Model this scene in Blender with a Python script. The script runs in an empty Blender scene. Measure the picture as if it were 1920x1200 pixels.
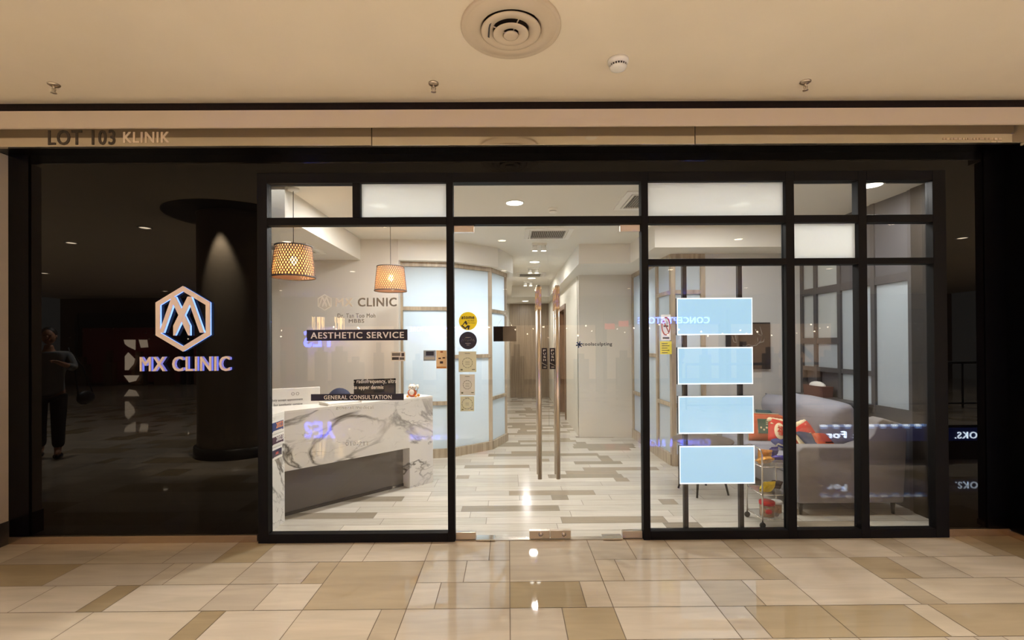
import bpy, bmesh, math, random
from mathutils import Vector, Matrix
R = math.radians
random.seed(7)
S = bpy.context.scene
C = S.collection
# ---------------------------------------------------------------- camera
EYE = Vector((0, 0, 1.54)); FPX = 884.0
YAW, PIT, ROL = 0.005, 0.005, 0.0065
fw = Vector((math.sin(YAW)*math.cos(PIT), math.cos(YAW)*math.cos(PIT), math.sin(PIT))).normalized()
rt0 = fw.cross(Vector((0, 0, 1))).normalized(); up0 = rt0.cross(fw)
rt = rt0*math.cos(ROL) - up0*math.sin(ROL); up = rt.cross(fw)
SHX, SHY = 2.6/1920, 37.6/1920
cd = bpy.data.cameras.new('camera'); cam = bpy.data.objects.new('camera', cd); C.objects.link(cam)
cd.sensor_fit = 'HORIZONTAL'; cd.sensor_width = 36; cd.lens = FPX/1920*36
cd.shift_x = SHX; cd.shift_y = SHY; cd.clip_start = .05; cd.clip_end = 200
M3 = Matrix((rt, up, -fw)).transposed()
cam.matrix_world = Matrix.Translation(EYE) @ M3.to_4x4()
S.camera = cam
def ray(px, py):
    xc = ((px-960)/1920+SHX)*1920/FPX; yc = ((600-py)/1920+SHY)*1920/FPX
    return rt*xc + up*yc + fw
def W(px, py, Y):            # a point of the depth plane y = Y
    d = ray(px, py); return EYE + d*(Y/d.y)
def WX(px, py, X):
    d = ray(px, py); return EYE + d*(X/d.x)
def WZ(px, py, z=0.0):
    d = ray(px, py); return EYE + d*((z-EYE.z)/d.z)
# ---------------------------------------------------------------- world, exposure
vs = S.view_settings; S.display_settings.display_device = 'sRGB'
vs.view_transform = 'Standard'; vs.look = 'None'; vs.gamma = 1; vs.use_curve_mapping = False
vs.exposure = 0.0
wd = bpy.data.worlds.new('mall_air'); S.world = wd; wd.use_nodes = True
wd.node_tree.nodes['Background'].inputs[0].default_value = (1.0, .92, .82, 1)
wd.node_tree.nodes['Background'].inputs[1].default_value = .22
# ---------------------------------------------------------------- lamps
def lamp(kind, loc, power, col=(1, 1, 1), size=.2, rot=(0, 0, 0), spot=None, shape='DISK', sy=None, blend=.5, name='lamp_light'):
    ld = bpy.data.lights.new(name, kind); ld.energy = power; ld.color = col
    if kind == 'AREA':
        ld.shape = shape; ld.size = size
        if sy: ld.size_y = sy
    elif kind == 'SPOT': ld.spot_size = spot or R(100); ld.spot_blend = blend; ld.shadow_soft_size = size
    else: ld.shadow_soft_size = size
    o = bpy.data.objects.new(name, ld); C.objects.link(o); o.location = loc; o.rotation_euler = rot
    return o
WARM = (1, .955, .885); NEUT = (1, .98, .95); COOL = (.86, .93, 1)
MALL_Z = 3.35; CZ = 2.89
MALL_LIGHTS = [(x, y) for y in (-.95, -4.45, -8.6) for x in (-11.6, -7.7, -3.9, -.1, 4.1, 8.1, 12.2)] + [(-1.9, .1), (2.2, .1), (-5.6, .1), (6.0, .1)]  # short last row is unseen, added so floor bounce brightens the ceiling
for x, y in MALL_LIGHTS:
    near = y > -2
    lamp('SPOT', (x, y, MALL_Z-.03), 620 if near else 330, WARM, .07, spot=R(104 if near else 140), blend=.7)
CLINIC_LIGHTS = [(.07, 4.55, 3), (-1.25, 4.62, 27), (-.72, 5.2, 27), (1.6, 4.55, 13), (2.3, 4.62, 13), (3.17, 4.08, 12), (.2, 5.2, 9), (.45, 7.9, 12), (.5, 9.9, 15), (.45, 12.3, 13)]  # includes unseen lamps added behind the transom and frosted panes for brightness
for x, y, p in CLINIC_LIGHTS:
    lamp('AREA', (x, y, CZ-.025), p, NEUT, .15)
# unseen fill light added in the pelmet to brighten the floor by the glass
lamp('AREA', (0.2, 3.88, 3.09), 62, NEUT, 6.6, shape='RECTANGLE', sy=.12, name='pelmet_added_fill')
# ---------------------------------------------------------------- materials
def s2l(c):
    return tuple((v/255/12.92 if v/255 <= .04045 else ((v/255+.055)/1.055)**2.4) for v in c)
def mat(name, col=(128,128,128), rough=.5, metal=0, spec=.5, emit=None, estr=0, bump=0, bscale=40, var=0, vscale=6, lin=False, stretch=(1,1,1), trans=0, coat=0):
    m = bpy.data.materials.new(name); m.use_nodes = True; nt = m.node_tree; b = nt.nodes['Principled BSDF']
    c = col if lin else s2l(col)
    b.inputs['Base Color'].default_value = (*c, 1); b.inputs['Roughness'].default_value = rough
    b.inputs['Metallic'].default_value = metal; b.inputs['Specular IOR Level'].default_value = spec
    b.inputs['Transmission Weight'].default_value = trans; b.inputs['Coat Weight'].default_value = coat
    if emit: b.inputs['Emission Color'].default_value = (*s2l(emit), 1); b.inputs['Emission Strength'].default_value = estr
    if bump or var:
        tc = nt.nodes.new('ShaderNodeTexCoord'); mp = nt.nodes.new('ShaderNodeMapping'); mp.inputs['Scale'].default_value = stretch
        nt.links.new(tc.outputs['Object'], mp.inputs[0])
    if bump:
        n = nt.nodes.new('ShaderNodeTexNoise'); n.inputs['Scale'].default_value = bscale; n.inputs['Detail'].default_value = 4
        bp = nt.nodes.new('ShaderNodeBump'); bp.inputs['Strength'].default_value = bump; bp.inputs['Distance'].default_value = .004
        nt.links.new(mp.outputs[0], n.inputs['Vector']); nt.links.new(n.outputs['Fac'], bp.inputs['Height']); nt.links.new(bp.outputs[0], b.inputs['Normal'])
    if var:
        n = nt.nodes.new('ShaderNodeTexNoise'); n.inputs['Scale'].default_value = vscale; n.inputs['Detail'].default_value = 5
        rp = nt.nodes.new('ShaderNodeValToRGB'); rp.color_ramp.elements[0].position = .3; rp.color_ramp.elements[1].position = .7
        rp.color_ramp.elements[0].color = (*[v*(1-var) for v in c], 1); rp.color_ramp.elements[1].color = (*[min(1, v*(1+var)) for v in c], 1)
        nt.links.new(mp.outputs[0], n.inputs['Vector']); nt.links.new(n.outputs['Fac'], rp.inputs[0]); nt.links.new(rp.outputs[0], b.inputs['Base Color'])
    return m
def thin_glass(name, tint=(1, 1, 1), base=.04, rough=0.0, haze=0, hazecol=(1,1,1), wave=0):
    m = bpy.data.materials.new(name); m.use_nodes = True; nt = m.node_tree; nt.nodes.clear(); N = nt.nodes.new; L = nt.links.new
    out = N('ShaderNodeOutputMaterial'); tr = N('ShaderNodeBsdfTransparent'); tr.inputs[0].default_value = (*tint, 1)
    gl = N('ShaderNodeBsdfGlossy'); gl.inputs['Roughness'].default_value = rough
    lw = N('ShaderNodeLayerWeight'); lw.inputs['Blend'].default_value = .5
    p = N('ShaderNodeMath'); p.operation = 'POWER'; p.inputs[1].default_value = 5; L(lw.outputs['Facing'], p.inputs[0])
    q = N('ShaderNodeMath'); q.operation = 'MULTIPLY_ADD'; q.inputs[1].default_value = 1-base; q.inputs[2].default_value = base; L(p.outputs[0], q.inputs[0])
    mx = N('ShaderNodeMixShader'); L(q.outputs[0], mx.inputs[0]); L(tr.outputs[0], mx.inputs[1]); L(gl.outputs[0], mx.inputs[2])
    last = mx
    if haze:
        df = N('ShaderNodeBsdfDiffuse'); df.inputs[0].default_value = (*hazecol, 1)
        tl = N('ShaderNodeBsdfTranslucent'); tl.inputs[0].default_value = (*hazecol, 1)
        h = N('ShaderNodeMixShader'); h.inputs[0].default_value = .6; L(df.outputs[0], h.inputs[1]); L(tl.outputs[0], h.inputs[2])
        k = N('ShaderNodeMixShader'); k.inputs[0].default_value = haze; L(mx.outputs[0], k.inputs[1]); L(h.outputs[0], k.inputs[2]); last = k
    if wave:
        tc = N('ShaderNodeTexCoord'); n = N('ShaderNodeTexNoise'); n.inputs['Scale'].default_value = 1.2; n.inputs['Detail'].default_value = 1
        bp = N('ShaderNodeBump'); bp.inputs['Strength'].default_value = wave; bp.inputs['Distance'].default_value = .01
        L(tc.outputs['Object'], n.inputs['Vector']); L(n.outputs['Fac'], bp.inputs['Height']); L(bp.outputs[0], gl.inputs['Normal'])
    L(last.outputs[0], out.inputs[0]); return m
def tile_mat(name, rough, grain=.16, stretch=(1.2, 14, 1), spec=.5, coat=0):
    m = bpy.data.materials.new(name); m.use_nodes = True; nt = m.node_tree; b = nt.nodes['Principled BSDF']; N = nt.nodes.new; L = nt.links.new
    at = N('ShaderNodeAttribute'); at.attribute_name = 'tile'
    tc = N('ShaderNodeTexCoord'); mp = N('ShaderNodeMapping'); mp.inputs['Scale'].default_value = stretch; L(tc.outputs['Object'], mp.inputs[0])
    n = N('ShaderNodeTexNoise'); n.inputs['Scale'].default_value = 1.6; n.inputs['Detail'].default_value = 6; n.inputs['Distortion'].default_value = .8; L(mp.outputs[0], n.inputs['Vector'])
    r = N('ShaderNodeMapRange'); r.inputs[1].default_value = .3; r.inputs[2].default_value = .7; r.inputs[3].default_value = 1-grain; r.inputs[4].default_value = 1+grain*.6; L(n.outputs['Fac'], r.inputs[0])
    mx = N('ShaderNodeVectorMath'); mx.operation = 'SCALE'; L(at.outputs['Color'], mx.inputs[0]); L(r.outputs[0], mx.inputs['Scale'])
    L(mx.outputs[0], b.inputs['Base Color']); b.inputs['Roughness'].default_value = rough; b.inputs['Specular IOR Level'].default_value = spec
    return m
def marble_mat():
    m = bpy.data.materials.new('white_marble'); m.use_nodes = True; nt = m.node_tree; b = nt.nodes['Principled BSDF']; N = nt.nodes.new; L = nt.links.new
    tc = N('ShaderNodeTexCoord')
    def vein(scale, width, seed, rot, dist=1.3):
        mp = N('ShaderNodeMapping'); mp.inputs['Location'].default_value = seed; mp.inputs['Rotation'].default_value = rot; mp.inputs['Scale'].default_value = (1, 1, 2.1)
        L(tc.outputs['Object'], mp.inputs[0])
        n = N('ShaderNodeTexNoise'); n.inputs['Scale'].default_value = scale; n.inputs['Detail'].default_value = 7; n.inputs['Roughness'].default_value = .5; n.inputs['Distortion'].default_value = dist
        L(mp.outputs[0], n.inputs['Vector'])
        s = N('ShaderNodeMath'); s.operation = 'SUBTRACT'; s.inputs[1].default_value = .5; L(n.outputs['Fac'], s.inputs[0])
        a = N('ShaderNodeMath'); a.operation = 'ABSOLUTE'; L(s.outputs[0], a.inputs[0])
        r = N('ShaderNodeMapRange'); r.inputs[1].default_value = 0; r.inputs[2].default_value = width; r.inputs[3].default_value = 1; r.inputs[4].default_value = 0; L(a.outputs[0], r.inputs[0])
        k = N('ShaderNodeTexNoise'); k.inputs['Scale'].default_value = scale*1.1; L(mp.outputs[0], k.inputs['Vector'])
        kr = N('ShaderNodeMapRange'); kr.inputs[1].default_value = .42; kr.inputs[2].default_value = .62; L(k.outputs['Fac'], kr.inputs[0])
        z = N('ShaderNodeMath'); z.operation = 'MULTIPLY'; L(r.outputs[0], z.inputs[0]); L(kr.outputs[0], z.inputs[1]); return z
    v1 = vein(.95, .028, (3.1, .4, 2.2), (.2, .6, .3)); v2 = vein(2.3, .012, (7, 2, 1), (.9, .2, .5)); 
    ad = N('ShaderNodeMath'); ad.operation = 'MAXIMUM'; L(v1.outputs[0], ad.inputs[0])
    h = N('ShaderNodeMath'); h.operation = 'MULTIPLY'; h.inputs[1].default_value = .65; L(v2.outputs[0], h.inputs[0]); L(h.outputs[0], ad.inputs[1])
    mix = N('ShaderNodeMix'); mix.data_type = 'RGBA'; mix.inputs[6].default_value = (*s2l((226, 224, 218)), 1); mix.inputs[7].default_value = (*s2l((70, 66, 62)), 1)
    L(ad.outputs[0], mix.inputs[0]); L(mix.outputs[2], b.inputs['Base Color']); b.inputs['Roughness'].default_value = .12
    return m
def wood_mat(name, c1, c2, stretch=(9, 9, .6), rough=.4):
    m = bpy.data.materials.new(name); m.use_nodes = True; nt = m.node_tree; b = nt.nodes['Principled BSDF']; N = nt.nodes.new; L = nt.links.new
    tc = N('ShaderNodeTexCoord'); mp = N('ShaderNodeMapping'); mp.inputs['Scale'].default_value = stretch; L(tc.outputs['Object'], mp.inputs[0])
    n = N('ShaderNodeTexNoise'); n.inputs['Scale'].default_value = 3; n.inputs['Detail'].default_value = 6; L(mp.outputs[0], n.inputs['Vector'])
    rp = N('ShaderNodeValToRGB'); rp.color_ramp.elements[0].position = .35; rp.color_ramp.elements[1].position = .68
    rp.color_ramp.elements[0].color = (*s2l(c1), 1); rp.color_ramp.elements[1].color = (*s2l(c2), 1)
    L(n.outputs['Fac'], rp.inputs[0]); L(rp.outputs[0], b.inputs['Base Color']); b.inputs['Roughness'].default_value = rough
    return m
MT = {}
MT['mall_ceiling'] = mat('mall_ceiling_paint', (228, 216, 196), .75, var=.03, vscale=1.5)
MT['fascia_paint'] = mat('fascia_paint', (198, 183, 162), .45)
MT['fascia_gloss'] = mat('fascia_gloss', (206, 196, 178), .06, metal=.9, bump=1.0, bscale=1.6)
for n_ in MT['fascia_gloss'].node_tree.nodes:
    if n_.type == 'TEX_NOISE': n_.inputs['Detail'].default_value = 0
    if n_.type == 'BUMP': n_.inputs['Distance'].default_value = .01
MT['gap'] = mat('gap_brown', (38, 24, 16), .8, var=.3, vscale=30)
MT['pillar'] = mat('pillar_plaster', (200, 186, 170), .6, bump=.1, var=.03)
MT['black_glass'] = mat('black_glass', (9, 8, 8), .012, spec=.30)
MT['black_return'] = mat('black_return', (6, 6, 7), .25, spec=.25)
MT['frame'] = mat('frame_black', (11, 10, 11), .6, spec=.2)
MT['skirt'] = mat('skirting_steel', (190, 168, 142), .22, metal=.8, bump=.15, bscale=6)
MT['skirt_dark'] = mat('skirting_stone', (60, 56, 50), .3, var=.3)
MT['mall_floor'] = tile_mat('mall_floor_tile', .035, .10, (1.1, 8, 1), spec=.5)
MT['grout'] = mat('grout', (112, 96, 78), .7)
MT['plank'] = tile_mat('clinic_floor_plank', .14, .12, (1.6, 26, 1), spec=.28)
MT['plank_grout'] = mat('plank_grout', (112, 104, 92), .6)
MT['glass'] = thin_glass('clear_glass', (.985, .99, .985), .04)
MT['frost'] = thin_glass('frosted_film', (.9, .95, .95), .035, haze=.86, hazecol=(.90, .93, .92))
MT['frost_blue'] = thin_glass('frosted_pane', (.85, .93, .98), .045, rough=.03, haze=.90, hazecol=(.78, .84, .88))
MT['cwall'] = mat('clinic_wall_paint', (214, 208, 194), .6)
MT['rwall'] = mat('reception_wall_paint', (214, 207, 196), .6)
MT['gwall'] = mat('lounge_wall_paint', (196, 196, 193), .6)
MT['cceil'] = mat('clinic_ceiling_paint', (222, 218, 208), .7)
MT['dark_in'] = mat('dark_pelmet', (50, 47, 46), .6)
MT['part_frame'] = wood_mat('washed_oak', (148, 132, 110), (184, 168, 144))
MT['slat'] = wood_mat('oak_slat', (126, 108, 88), (160, 142, 118), (24, 24, .4))
MT['dark_wood'] = wood_mat('brown_wood', (92, 66, 46), (128, 94, 66))
MT['grey_frame'] = mat('grey_partition_frame', (74, 72, 73), .5)
MT['grey_panel'] = mat('grey_partition_panel', (84, 83, 87), .5)
MT['brown_panel'] = mat('brown_return_panel', (36, 31, 27), .5)
MT['marble'] = marble_mat()
MT['kick'] = mat('grey_laminate', (86, 82, 80), .5)
MT['white_gloss'] = mat('white_laminate', (236, 234, 228), .25)
MT['steel'] = mat('brushed_steel', (205, 194, 180), .28, metal=1)
MT['chrome'] = mat('chrome', (220, 215, 208), .08, metal=1)
MT['screen_black'] = mat('monitor_black', (8, 8, 9), .4, spec=.2)
MT['white'] = mat('white_plastic', (232, 230, 224), .4)
MT['cream_letter'] = mat('cream_letter_face', (250, 232, 222), .45)
MT['led'] = mat('blue_white_led', (180, 205, 255), .5, emit=(120, 165, 255), estr=1.6)
MT['black'] = mat('matte_black', (16, 15, 15), .5)
MT['sofa'] = mat('grey_sofa_fabric', (142, 142, 152), .95, bump=.4, bscale=260, var=.05)
MT['sofa_side'] = mat('sofa_base_fabric', (136, 132, 132), .95, bump=.4, bscale=260, var=.05)
MT['lightbox'] = mat('lightbox_face', (140, 180, 205), .3, emit=(172, 218, 248), estr=.74)
MT['lb_edge'] = mat('lightbox_rim', (240, 250, 255), .3, emit=(232, 246, 255), estr=.95)
MT['bulb'] = mat('bulb_glow', (255, 220, 150), .4, emit=(255, 196, 110), estr=40)
MT['shade'] = mat('taupe_shade', (78, 62, 56), .7)
MT['liner'] = bpy.data.materials.new('shade_liner'); MT['liner'].use_nodes = True
_n = MT['liner'].node_tree; _n.nodes.clear(); _o = _n.nodes.new('ShaderNodeOutputMaterial'); _a = _n.nodes.new('ShaderNodeBsdfTranslucent'); _b = _n.nodes.new('ShaderNodeBsdfTransparent'); _m = _n.nodes.new('ShaderNodeMixShader')
_a.inputs[0].default_value = (.88, .52, .26, 1); _m.inputs[0].default_value = .42; _n.links.new(_a.outputs[0], _m.inputs[1]); _n.links.new(_b.outputs[0], _m.inputs[2]); _n.links.new(_m.outputs[0], _o.inputs[0])
MT['diffuser'] = mat('diffuser_paint', (206, 190, 168), .5)
MT['down_on'] = mat('downlight_glow', (255, 250, 240), .4, emit=(255, 250, 238), estr=9)
MT['down_mall'] = mat('mall_downlight_glow', (255, 240, 220), .4, emit=(255, 232, 200), estr=25)
MT['red'] = mat('red_fabric', (196, 44, 30), .8, var=.12, vscale=14)
MT['orange'] = mat('orange_fabric', (186, 84, 48), .85, var=.12, vscale=14)
MT['green'] = mat('green_fabric', (52, 92, 74), .85)
MT['teal'] = mat('teal_fabric', (36, 76, 84), .85)
MT['navy'] = mat('navy_fabric', (36, 46, 74), .85, var=.15)
MT['cream'] = mat('cream_fabric', (234, 216, 176), .85)
MT['blue'] = mat('blue_fabric', (54, 66, 140), .8)
MT['yellow'] = mat('yellow_film', (236, 208, 30), .3, var=.15, vscale=40)
MT['gold'] = mat('gold_foil', (226, 158, 60), .25, metal=.4, var=.3, vscale=50, bump=.6, bscale=50)
MT['purple'] = mat('purple_foil', (66, 56, 150), .25, metal=.3, var=.4, vscale=50, bump=.6, bscale=50)
MT['dark_pack'] = mat('dark_wrapper', (54, 38, 44), .3, var=.4, vscale=50, bump=.5)
MT['red_lid'] = mat('red_lid', (186, 34, 36), .35)
MT['jar'] = thin_glass('clear_jar', (.94, .95, .93), .06, haze=.25, hazecol=(.75, .68, .58))
MT['acrylic'] = thin_glass('clear_acrylic', (.93, .94, .93), .07, haze=.12, hazecol=(.8, .8, .8))
MT['text_white'] = mat('white_vinyl', (236, 234, 226), .6)
MT['text_grey'] = mat('grey_vinyl', (150, 146, 138), .6)
MT['text_dark'] = mat('dark_vinyl', (52, 50, 50), .6)
MT['skin'] = mat('skin', (176, 128, 100), .55)
MT['hair'] = mat('black_hair', (18, 15, 14), .6)

# ---------------------------------------------------------------- mesh helpers
class MB:
    def __init__(s): s.v = []; s.f = []; s.mi = []; s.k = 0; s.sm = []
    def add(s, vs, fs, smooth=False):
        b = len(s.v); s.v += [tuple(v) for v in vs]; s.f += [tuple(b+i for i in f) for f in fs]; s.mi += [s.k]*len(fs); s.sm += [smooth]*len(fs); return s
    def box(s, x0, y0, z0, x1, y1, z1):
        x0, x1 = sorted((x0, x1)); y0, y1 = sorted((y0, y1)); z0, z1 = sorted((z0, z1))
        return s.add([(x0,y0,z0),(x1,y0,z0),(x1,y1,z0),(x0,y1,z0),(x0,y0,z1),(x1,y0,z1),(x1,y1,z1),(x0,y1,z1)],
              [(0,3,2,1),(4,5,6,7),(0,1,5,4),(1,2,6,5),(2,3,7,6),(3,0,4,7)])
    def prism(s, poly, z0, z1, axis='z'):      # polygon (a,b) extruded along an axis
        n = len(poly)
        def P(a, b, t): return (a, b, t) if axis == 'z' else ((a, t, b) if axis == 'y' else (t, a, b))
        vs = [P(a, b, z0) for a, b in poly] + [P(a, b, z1) for a, b in poly]
        return s.add(vs, [tuple(range(n))[::-1], tuple(range(n, 2*n))] + [(i, (i+1) % n, (i+1) % n+n, i+n) for i in range(n)])
    def tube(s, pts, r, n=10, cap=True):
        pts = [Vector(p) for p in pts]; rr = r if isinstance(r, (list, tuple)) else [r]*len(pts); vs = []
        for i, p in enumerate(pts):
            t = (pts[min(i+1, len(pts)-1)]-pts[max(i-1, 0)]).normalized()
            a = Vector((0, 0, 1)) if abs(t.z) < .9 else Vector((1, 0, 0)); u = t.cross(a).normalized(); w = t.cross(u)
            vs += [p+(u*math.cos(2*math.pi*j/n)+w*math.sin(2*math.pi*j/n))*rr[i] for j in range(n)]
        fs = [(i*n+j, i*n+(j+1) % n, (i+1)*n+(j+1) % n, (i+1)*n+j) for i in range(len(pts)-1) for j in range(n)]
        s.add(vs, fs, True)
        if cap: s.add(vs[:n], [tuple(range(n))]); s.add(vs[-n:], [tuple(range(n))[::-1]])
        return s
    def lathe(s, prof, c=(0, 0, 0), n=32, smooth=True, ax='z'):       # prof: list of (r, h)
        vs = []
        for r, h in prof:
            for j in range(n):
                a = 2*math.pi*j/n; p = (r*math.cos(a), r*math.sin(a), h) if ax == 'z' else (r*math.cos(a), h, r*math.sin(a))
                vs.append((c[0]+p[0], c[1]+p[1], c[2]+p[2]))
        return s.add(vs, [(i*n+j, i*n+(j+1) % n, (i+1)*n+(j+1) % n, (i+1)*n+j) for i in range(len(prof)-1) for j in range(n)], smooth)
    def ball(s, c, r, n=16, m=10):
        rx, ry, rz = r if isinstance(r, (tuple, list)) else (r, r, r)
        vs = []
        for i in range(m+1):
            t = math.pi*i/m
            for j in range(n):
                a = 2*math.pi*j/n; vs.append((c[0]+rx*math.sin(t)*math.cos(a), c[1]+ry*math.sin(t)*math.sin(a), c[2]+rz*math.cos(t)))
        return s.add(vs, [(i*n+j, (i+1)*n+j, (i+1)*n+(j+1) % n, i*n+(j+1) % n) for i in range(m) for j in range(n)], True)
    def build(s, name, m, parent=None, bevel=0, sub=0, loc=None, rotz=0):
        me = bpy.data.meshes.new(name); me.from_pydata(s.v, [], s.f)
        for x in (m if isinstance(m, list) else [m]): me.materials.append(x)
        me.polygons.foreach_set('material_index', s.mi); me.polygons.foreach_set('use_smooth', s.sm)
        bm = bmesh.new(); bm.from_mesh(me); bmesh.ops.remove_doubles(bm, verts=bm.verts, dist=1e-5)
        bmesh.ops.recalc_face_normals(bm, faces=bm.faces); bm.to_mesh(me); bm.free(); me.update()
        o = bpy.data.objects.new(name, me); C.objects.link(o)
        if parent: o.parent = parent
        if loc: o.location = loc
        o.rotation_euler.z = rotz
        if bevel:
            b = o.modifiers.new('bevel', 'BEVEL'); b.width = bevel; b.segments = 2; b.limit_method = 'ANGLE'
        if sub:
            u = o.modifiers.new('smooth', 'SUBSURF'); u.levels = sub; u.render_levels = sub
            for p in me.polygons: p.use_smooth = True
        return o
def box(name, m, x0, y0, z0, x1, y1, z1, parent=None, bevel=0):
    return MB().box(x0, y0, z0, x1, y1, z1).build(name, m, parent, bevel)
def tag(o, label, cat, group=None, kind=None):
    o['label'] = label; o['category'] = cat
    if group: o['group'] = group
    if kind: o['kind'] = kind
    return o
def thing(name, label, cat, loc=(0, 0, 0), group=None, rotz=0):
    o = bpy.data.objects.new(name, None); C.objects.link(o); o.location = loc; o.rotation_euler.z = rotz; o.empty_display_size = .05
    return tag(o, label, cat, group)
def struct(o, label=None, cat=None):
    o['kind'] = 'structure'
    if label: o['label'] = label
    if cat: o['category'] = cat
    return o
def sempty(name, loc, label, cat):
    o = bpy.data.objects.new(name, None); C.objects.link(o); o.location = loc; o.empty_display_size = .05
    return struct(o, label, cat)
def kids_local(parent):          # children were written in world coordinates: re-express them about the parent's own origin
    inv = Matrix.Translation(parent.location).inverted()
    def go(p):
        for ch in [o for o in bpy.data.objects if o.parent == p]:
            if ch.type == 'MESH' and ch.location.length < 1e-6: ch.data.transform(inv)
            go(ch)
    go(parent)
def copy_tree(o, parent=None):
    c = o.copy(); C.objects.link(c)
    if parent: c.parent = parent
    for ch in [k for k in bpy.data.objects if k.parent == o]: copy_tree(ch, c)
    return c
_font = {}
def text_geo(s, bold=0.0, depth=0.0, shear=0):
    key = (s, bold, depth, shear)
    if key in _font: return _font[key]
    cu = bpy.data.curves.new('t', 'FONT'); cu.body = s; cu.size = 1; cu.extrude = depth; cu.align_x = 'LEFT'; cu.resolution_u = 3; cu.space_character = 1.12; cu.shear = shear
    ob = bpy.data.objects.new('t', cu); C.objects.link(ob); dg = bpy.context.evaluated_depsgraph_get()
    me = bpy.data.meshes.new_from_object(ob.evaluated_get(dg)); vs = [tuple(v.co) for v in me.vertices]; fs = [tuple(p.vertices) for p in me.polygons]
    bpy.data.objects.remove(ob); bpy.data.curves.remove(cu); bpy.data.meshes.remove(me)
    if bold:          # heavier strokes: the outline repeated with tiny shifts
        V0, F0 = vs, fs; vs, fs = [], []
        for k_, (dx, dy) in enumerate(((-bold, -bold*.5), (bold, -bold*.5), (-bold, bold*.5), (bold, bold*.5))):
            b_ = len(vs); e_ = 1-.04*k_; vs += [(v[0]+dx, v[1]+dy, v[2]*e_) for v in V0]; fs += [tuple(b_+i for i in f) for f in F0]
    _font[key] = (vs, fs); return vs, fs
def text_fit(name, s, m, o0, ux, uz, parent=None, bold=.012, thick=.0015, mb=None):
    """lettering fitted in the rectangle starting at o0 with edge vectors ux (width) and uz (height)"""
    o0, ux, uz = Vector(o0), Vector(ux), Vector(uz); vs, fs = text_geo(s, bold, .5)
    if not vs: return None
    xs = [v[0] for v in vs]; ys = [v[1] for v in vs]; x0, x1, y0, y1 = min(xs), max(xs), min(ys), max(ys)
    n = ux.cross(uz).normalized()
    out = [o0 + ux*((v[0]-x0)/(x1-x0)) + uz*((v[1]-y0)/(y1-y0)) + n*(v[2]+.5)*thick for v in vs]
    if mb is not None: mb.add(out, fs); return mb
    return MB().add(out, fs).build(name, m, parent)
# ================================================================ SETTING
GY = 3.70                                   # storefront glass plane
XL, XR = -3.89, 3.92
LIGHT = [(198, 184, 163), (192, 178, 157), (202, 189, 170), (188, 175, 157)]
TAN = [(170, 152, 122), (162, 144, 114), (176, 158, 130)]
MID = [(180, 164, 140)]
def floor_mesh(name, rects, tonefn, m, gap, z):
    me = bpy.data.meshes.new(name); vs = []; fs = []; cols = []
    for (x0, x1, y0, y1, t) in rects:
        b = len(vs); g = gap/2; vs += [(x0+g, y0+g, z), (x1-g, y0+g, z), (x1-g, y1-g, z), (x0+g, y1-g, z)]; fs.append((b, b+1, b+2, b+3)); cols.append(tonefn(t))
    me.from_pydata(vs, [], fs); me.materials.append(m)
    at = me.color_attributes.new('tile', 'FLOAT_COLOR', 'CORNER')
    for i, c in enumerate(cols):
        for k in range(4): at.data[i*4+k].color = (*s2l(c), 1)
    o = bpy.data.objects.new(name, me); C.objects.link(o); return o
rows = {'A': (3.34, 3.70), 'B': (3.04, 3.34), 'C': (2.74, 3.04), 'D': (2.44, 2.74)}
lay = {
 'A': [(-4.2,'L'),(-3.6,'L'),(-3.0,'L'),(-2.45,'L'),(-2.1,'T'),(-1.8,'L'),(-1.2,'L'),(-1.04,'L'),(-.6,'L'),(-.147,'L'),(0,None),(.6,'L'),(.9,'L'),(1.2,'L'),(1.64,'M'),(1.8,'L'),(1.93,'L'),(2.4,'L'),(2.8,'L'),(2.97,'L'),(3.45,'M'),(3.6,'T'),(4.2,None)],
 'B': [(-4.2,'T'),(-3.0,'L'),(-2.36,'L'),(-2.23,'L'),(-1.8,'L'),(-1.343,'T'),(-1.2,None),(-.6,'L'),(-.3,'L'),(0,None),(.6,'L'),(.74,'L'),(1.2,'L'),(1.64,'M'),(1.8,None),(2.4,'T'),(2.67,'L'),(3.0,'L'),(3.6,'T'),(4.2,None)],
 'C': [(-4.2,'L'),(-2.9,'L'),(-2.51,'T'),(-2.36,'L'),(-1.8,'L'),(-1.487,'L'),(-1.2,None),(-.6,'L'),(-.44,'M'),(0,'T'),(.446,'L'),(.6,'L'),(1.2,'M'),(1.49,'L'),(1.8,None),(2.4,'M'),(2.55,'L'),(3.2,'L'),(4.2,None)],
 'D': [(-4.2,'L'),(-2.4,'L'),(-1.78,'T'),(-1.64,'L'),(-1.2,'L'),(-.743,'M'),(-.6,'L'),(0,'L'),(.3,'T'),(.6,'L'),(1.2,'L'),(1.36,'T'),(1.8,'T'),(2.29,'L'),(2.43,'T'),(3.0,'T'),(4.2,None)]}
rects = [(-1.2, -.6, 2.74, 3.34, 'T'), (0, .6, 3.04, 3.70, 'L'), (1.8, 2.4, 2.74, 3.34, 'L')]
for k, (y0, y1) in rows.items():
    L = lay[k]
    for (a, t), (b, _) in zip(L, L[1:]):
        if t: rects.append((a, b, y0, y1, t))
y = 2.44
while y > -11.2:
    x = -17.4
    while x < 17.4:
        c = random.random(); s = random.choice((.15, .3, .45))
        for a, b in ((0, s), (s, .6)): rects.append((x+a, x+b, y-.3, y, 'T' if random.random() < .25 else 'L'))
        x += .6
    y -= .3
for (xa, xb) in ((-17.4, -4.2), (4.2, 17.4)):
    x = xa
    while x < xb-.01:
        for yy in (2.44, 2.74, 3.04, 3.34): rects.append((x, x+.6, yy, yy+.3, 'T' if random.random() < .25 else 'L'))
        x += .6
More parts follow.
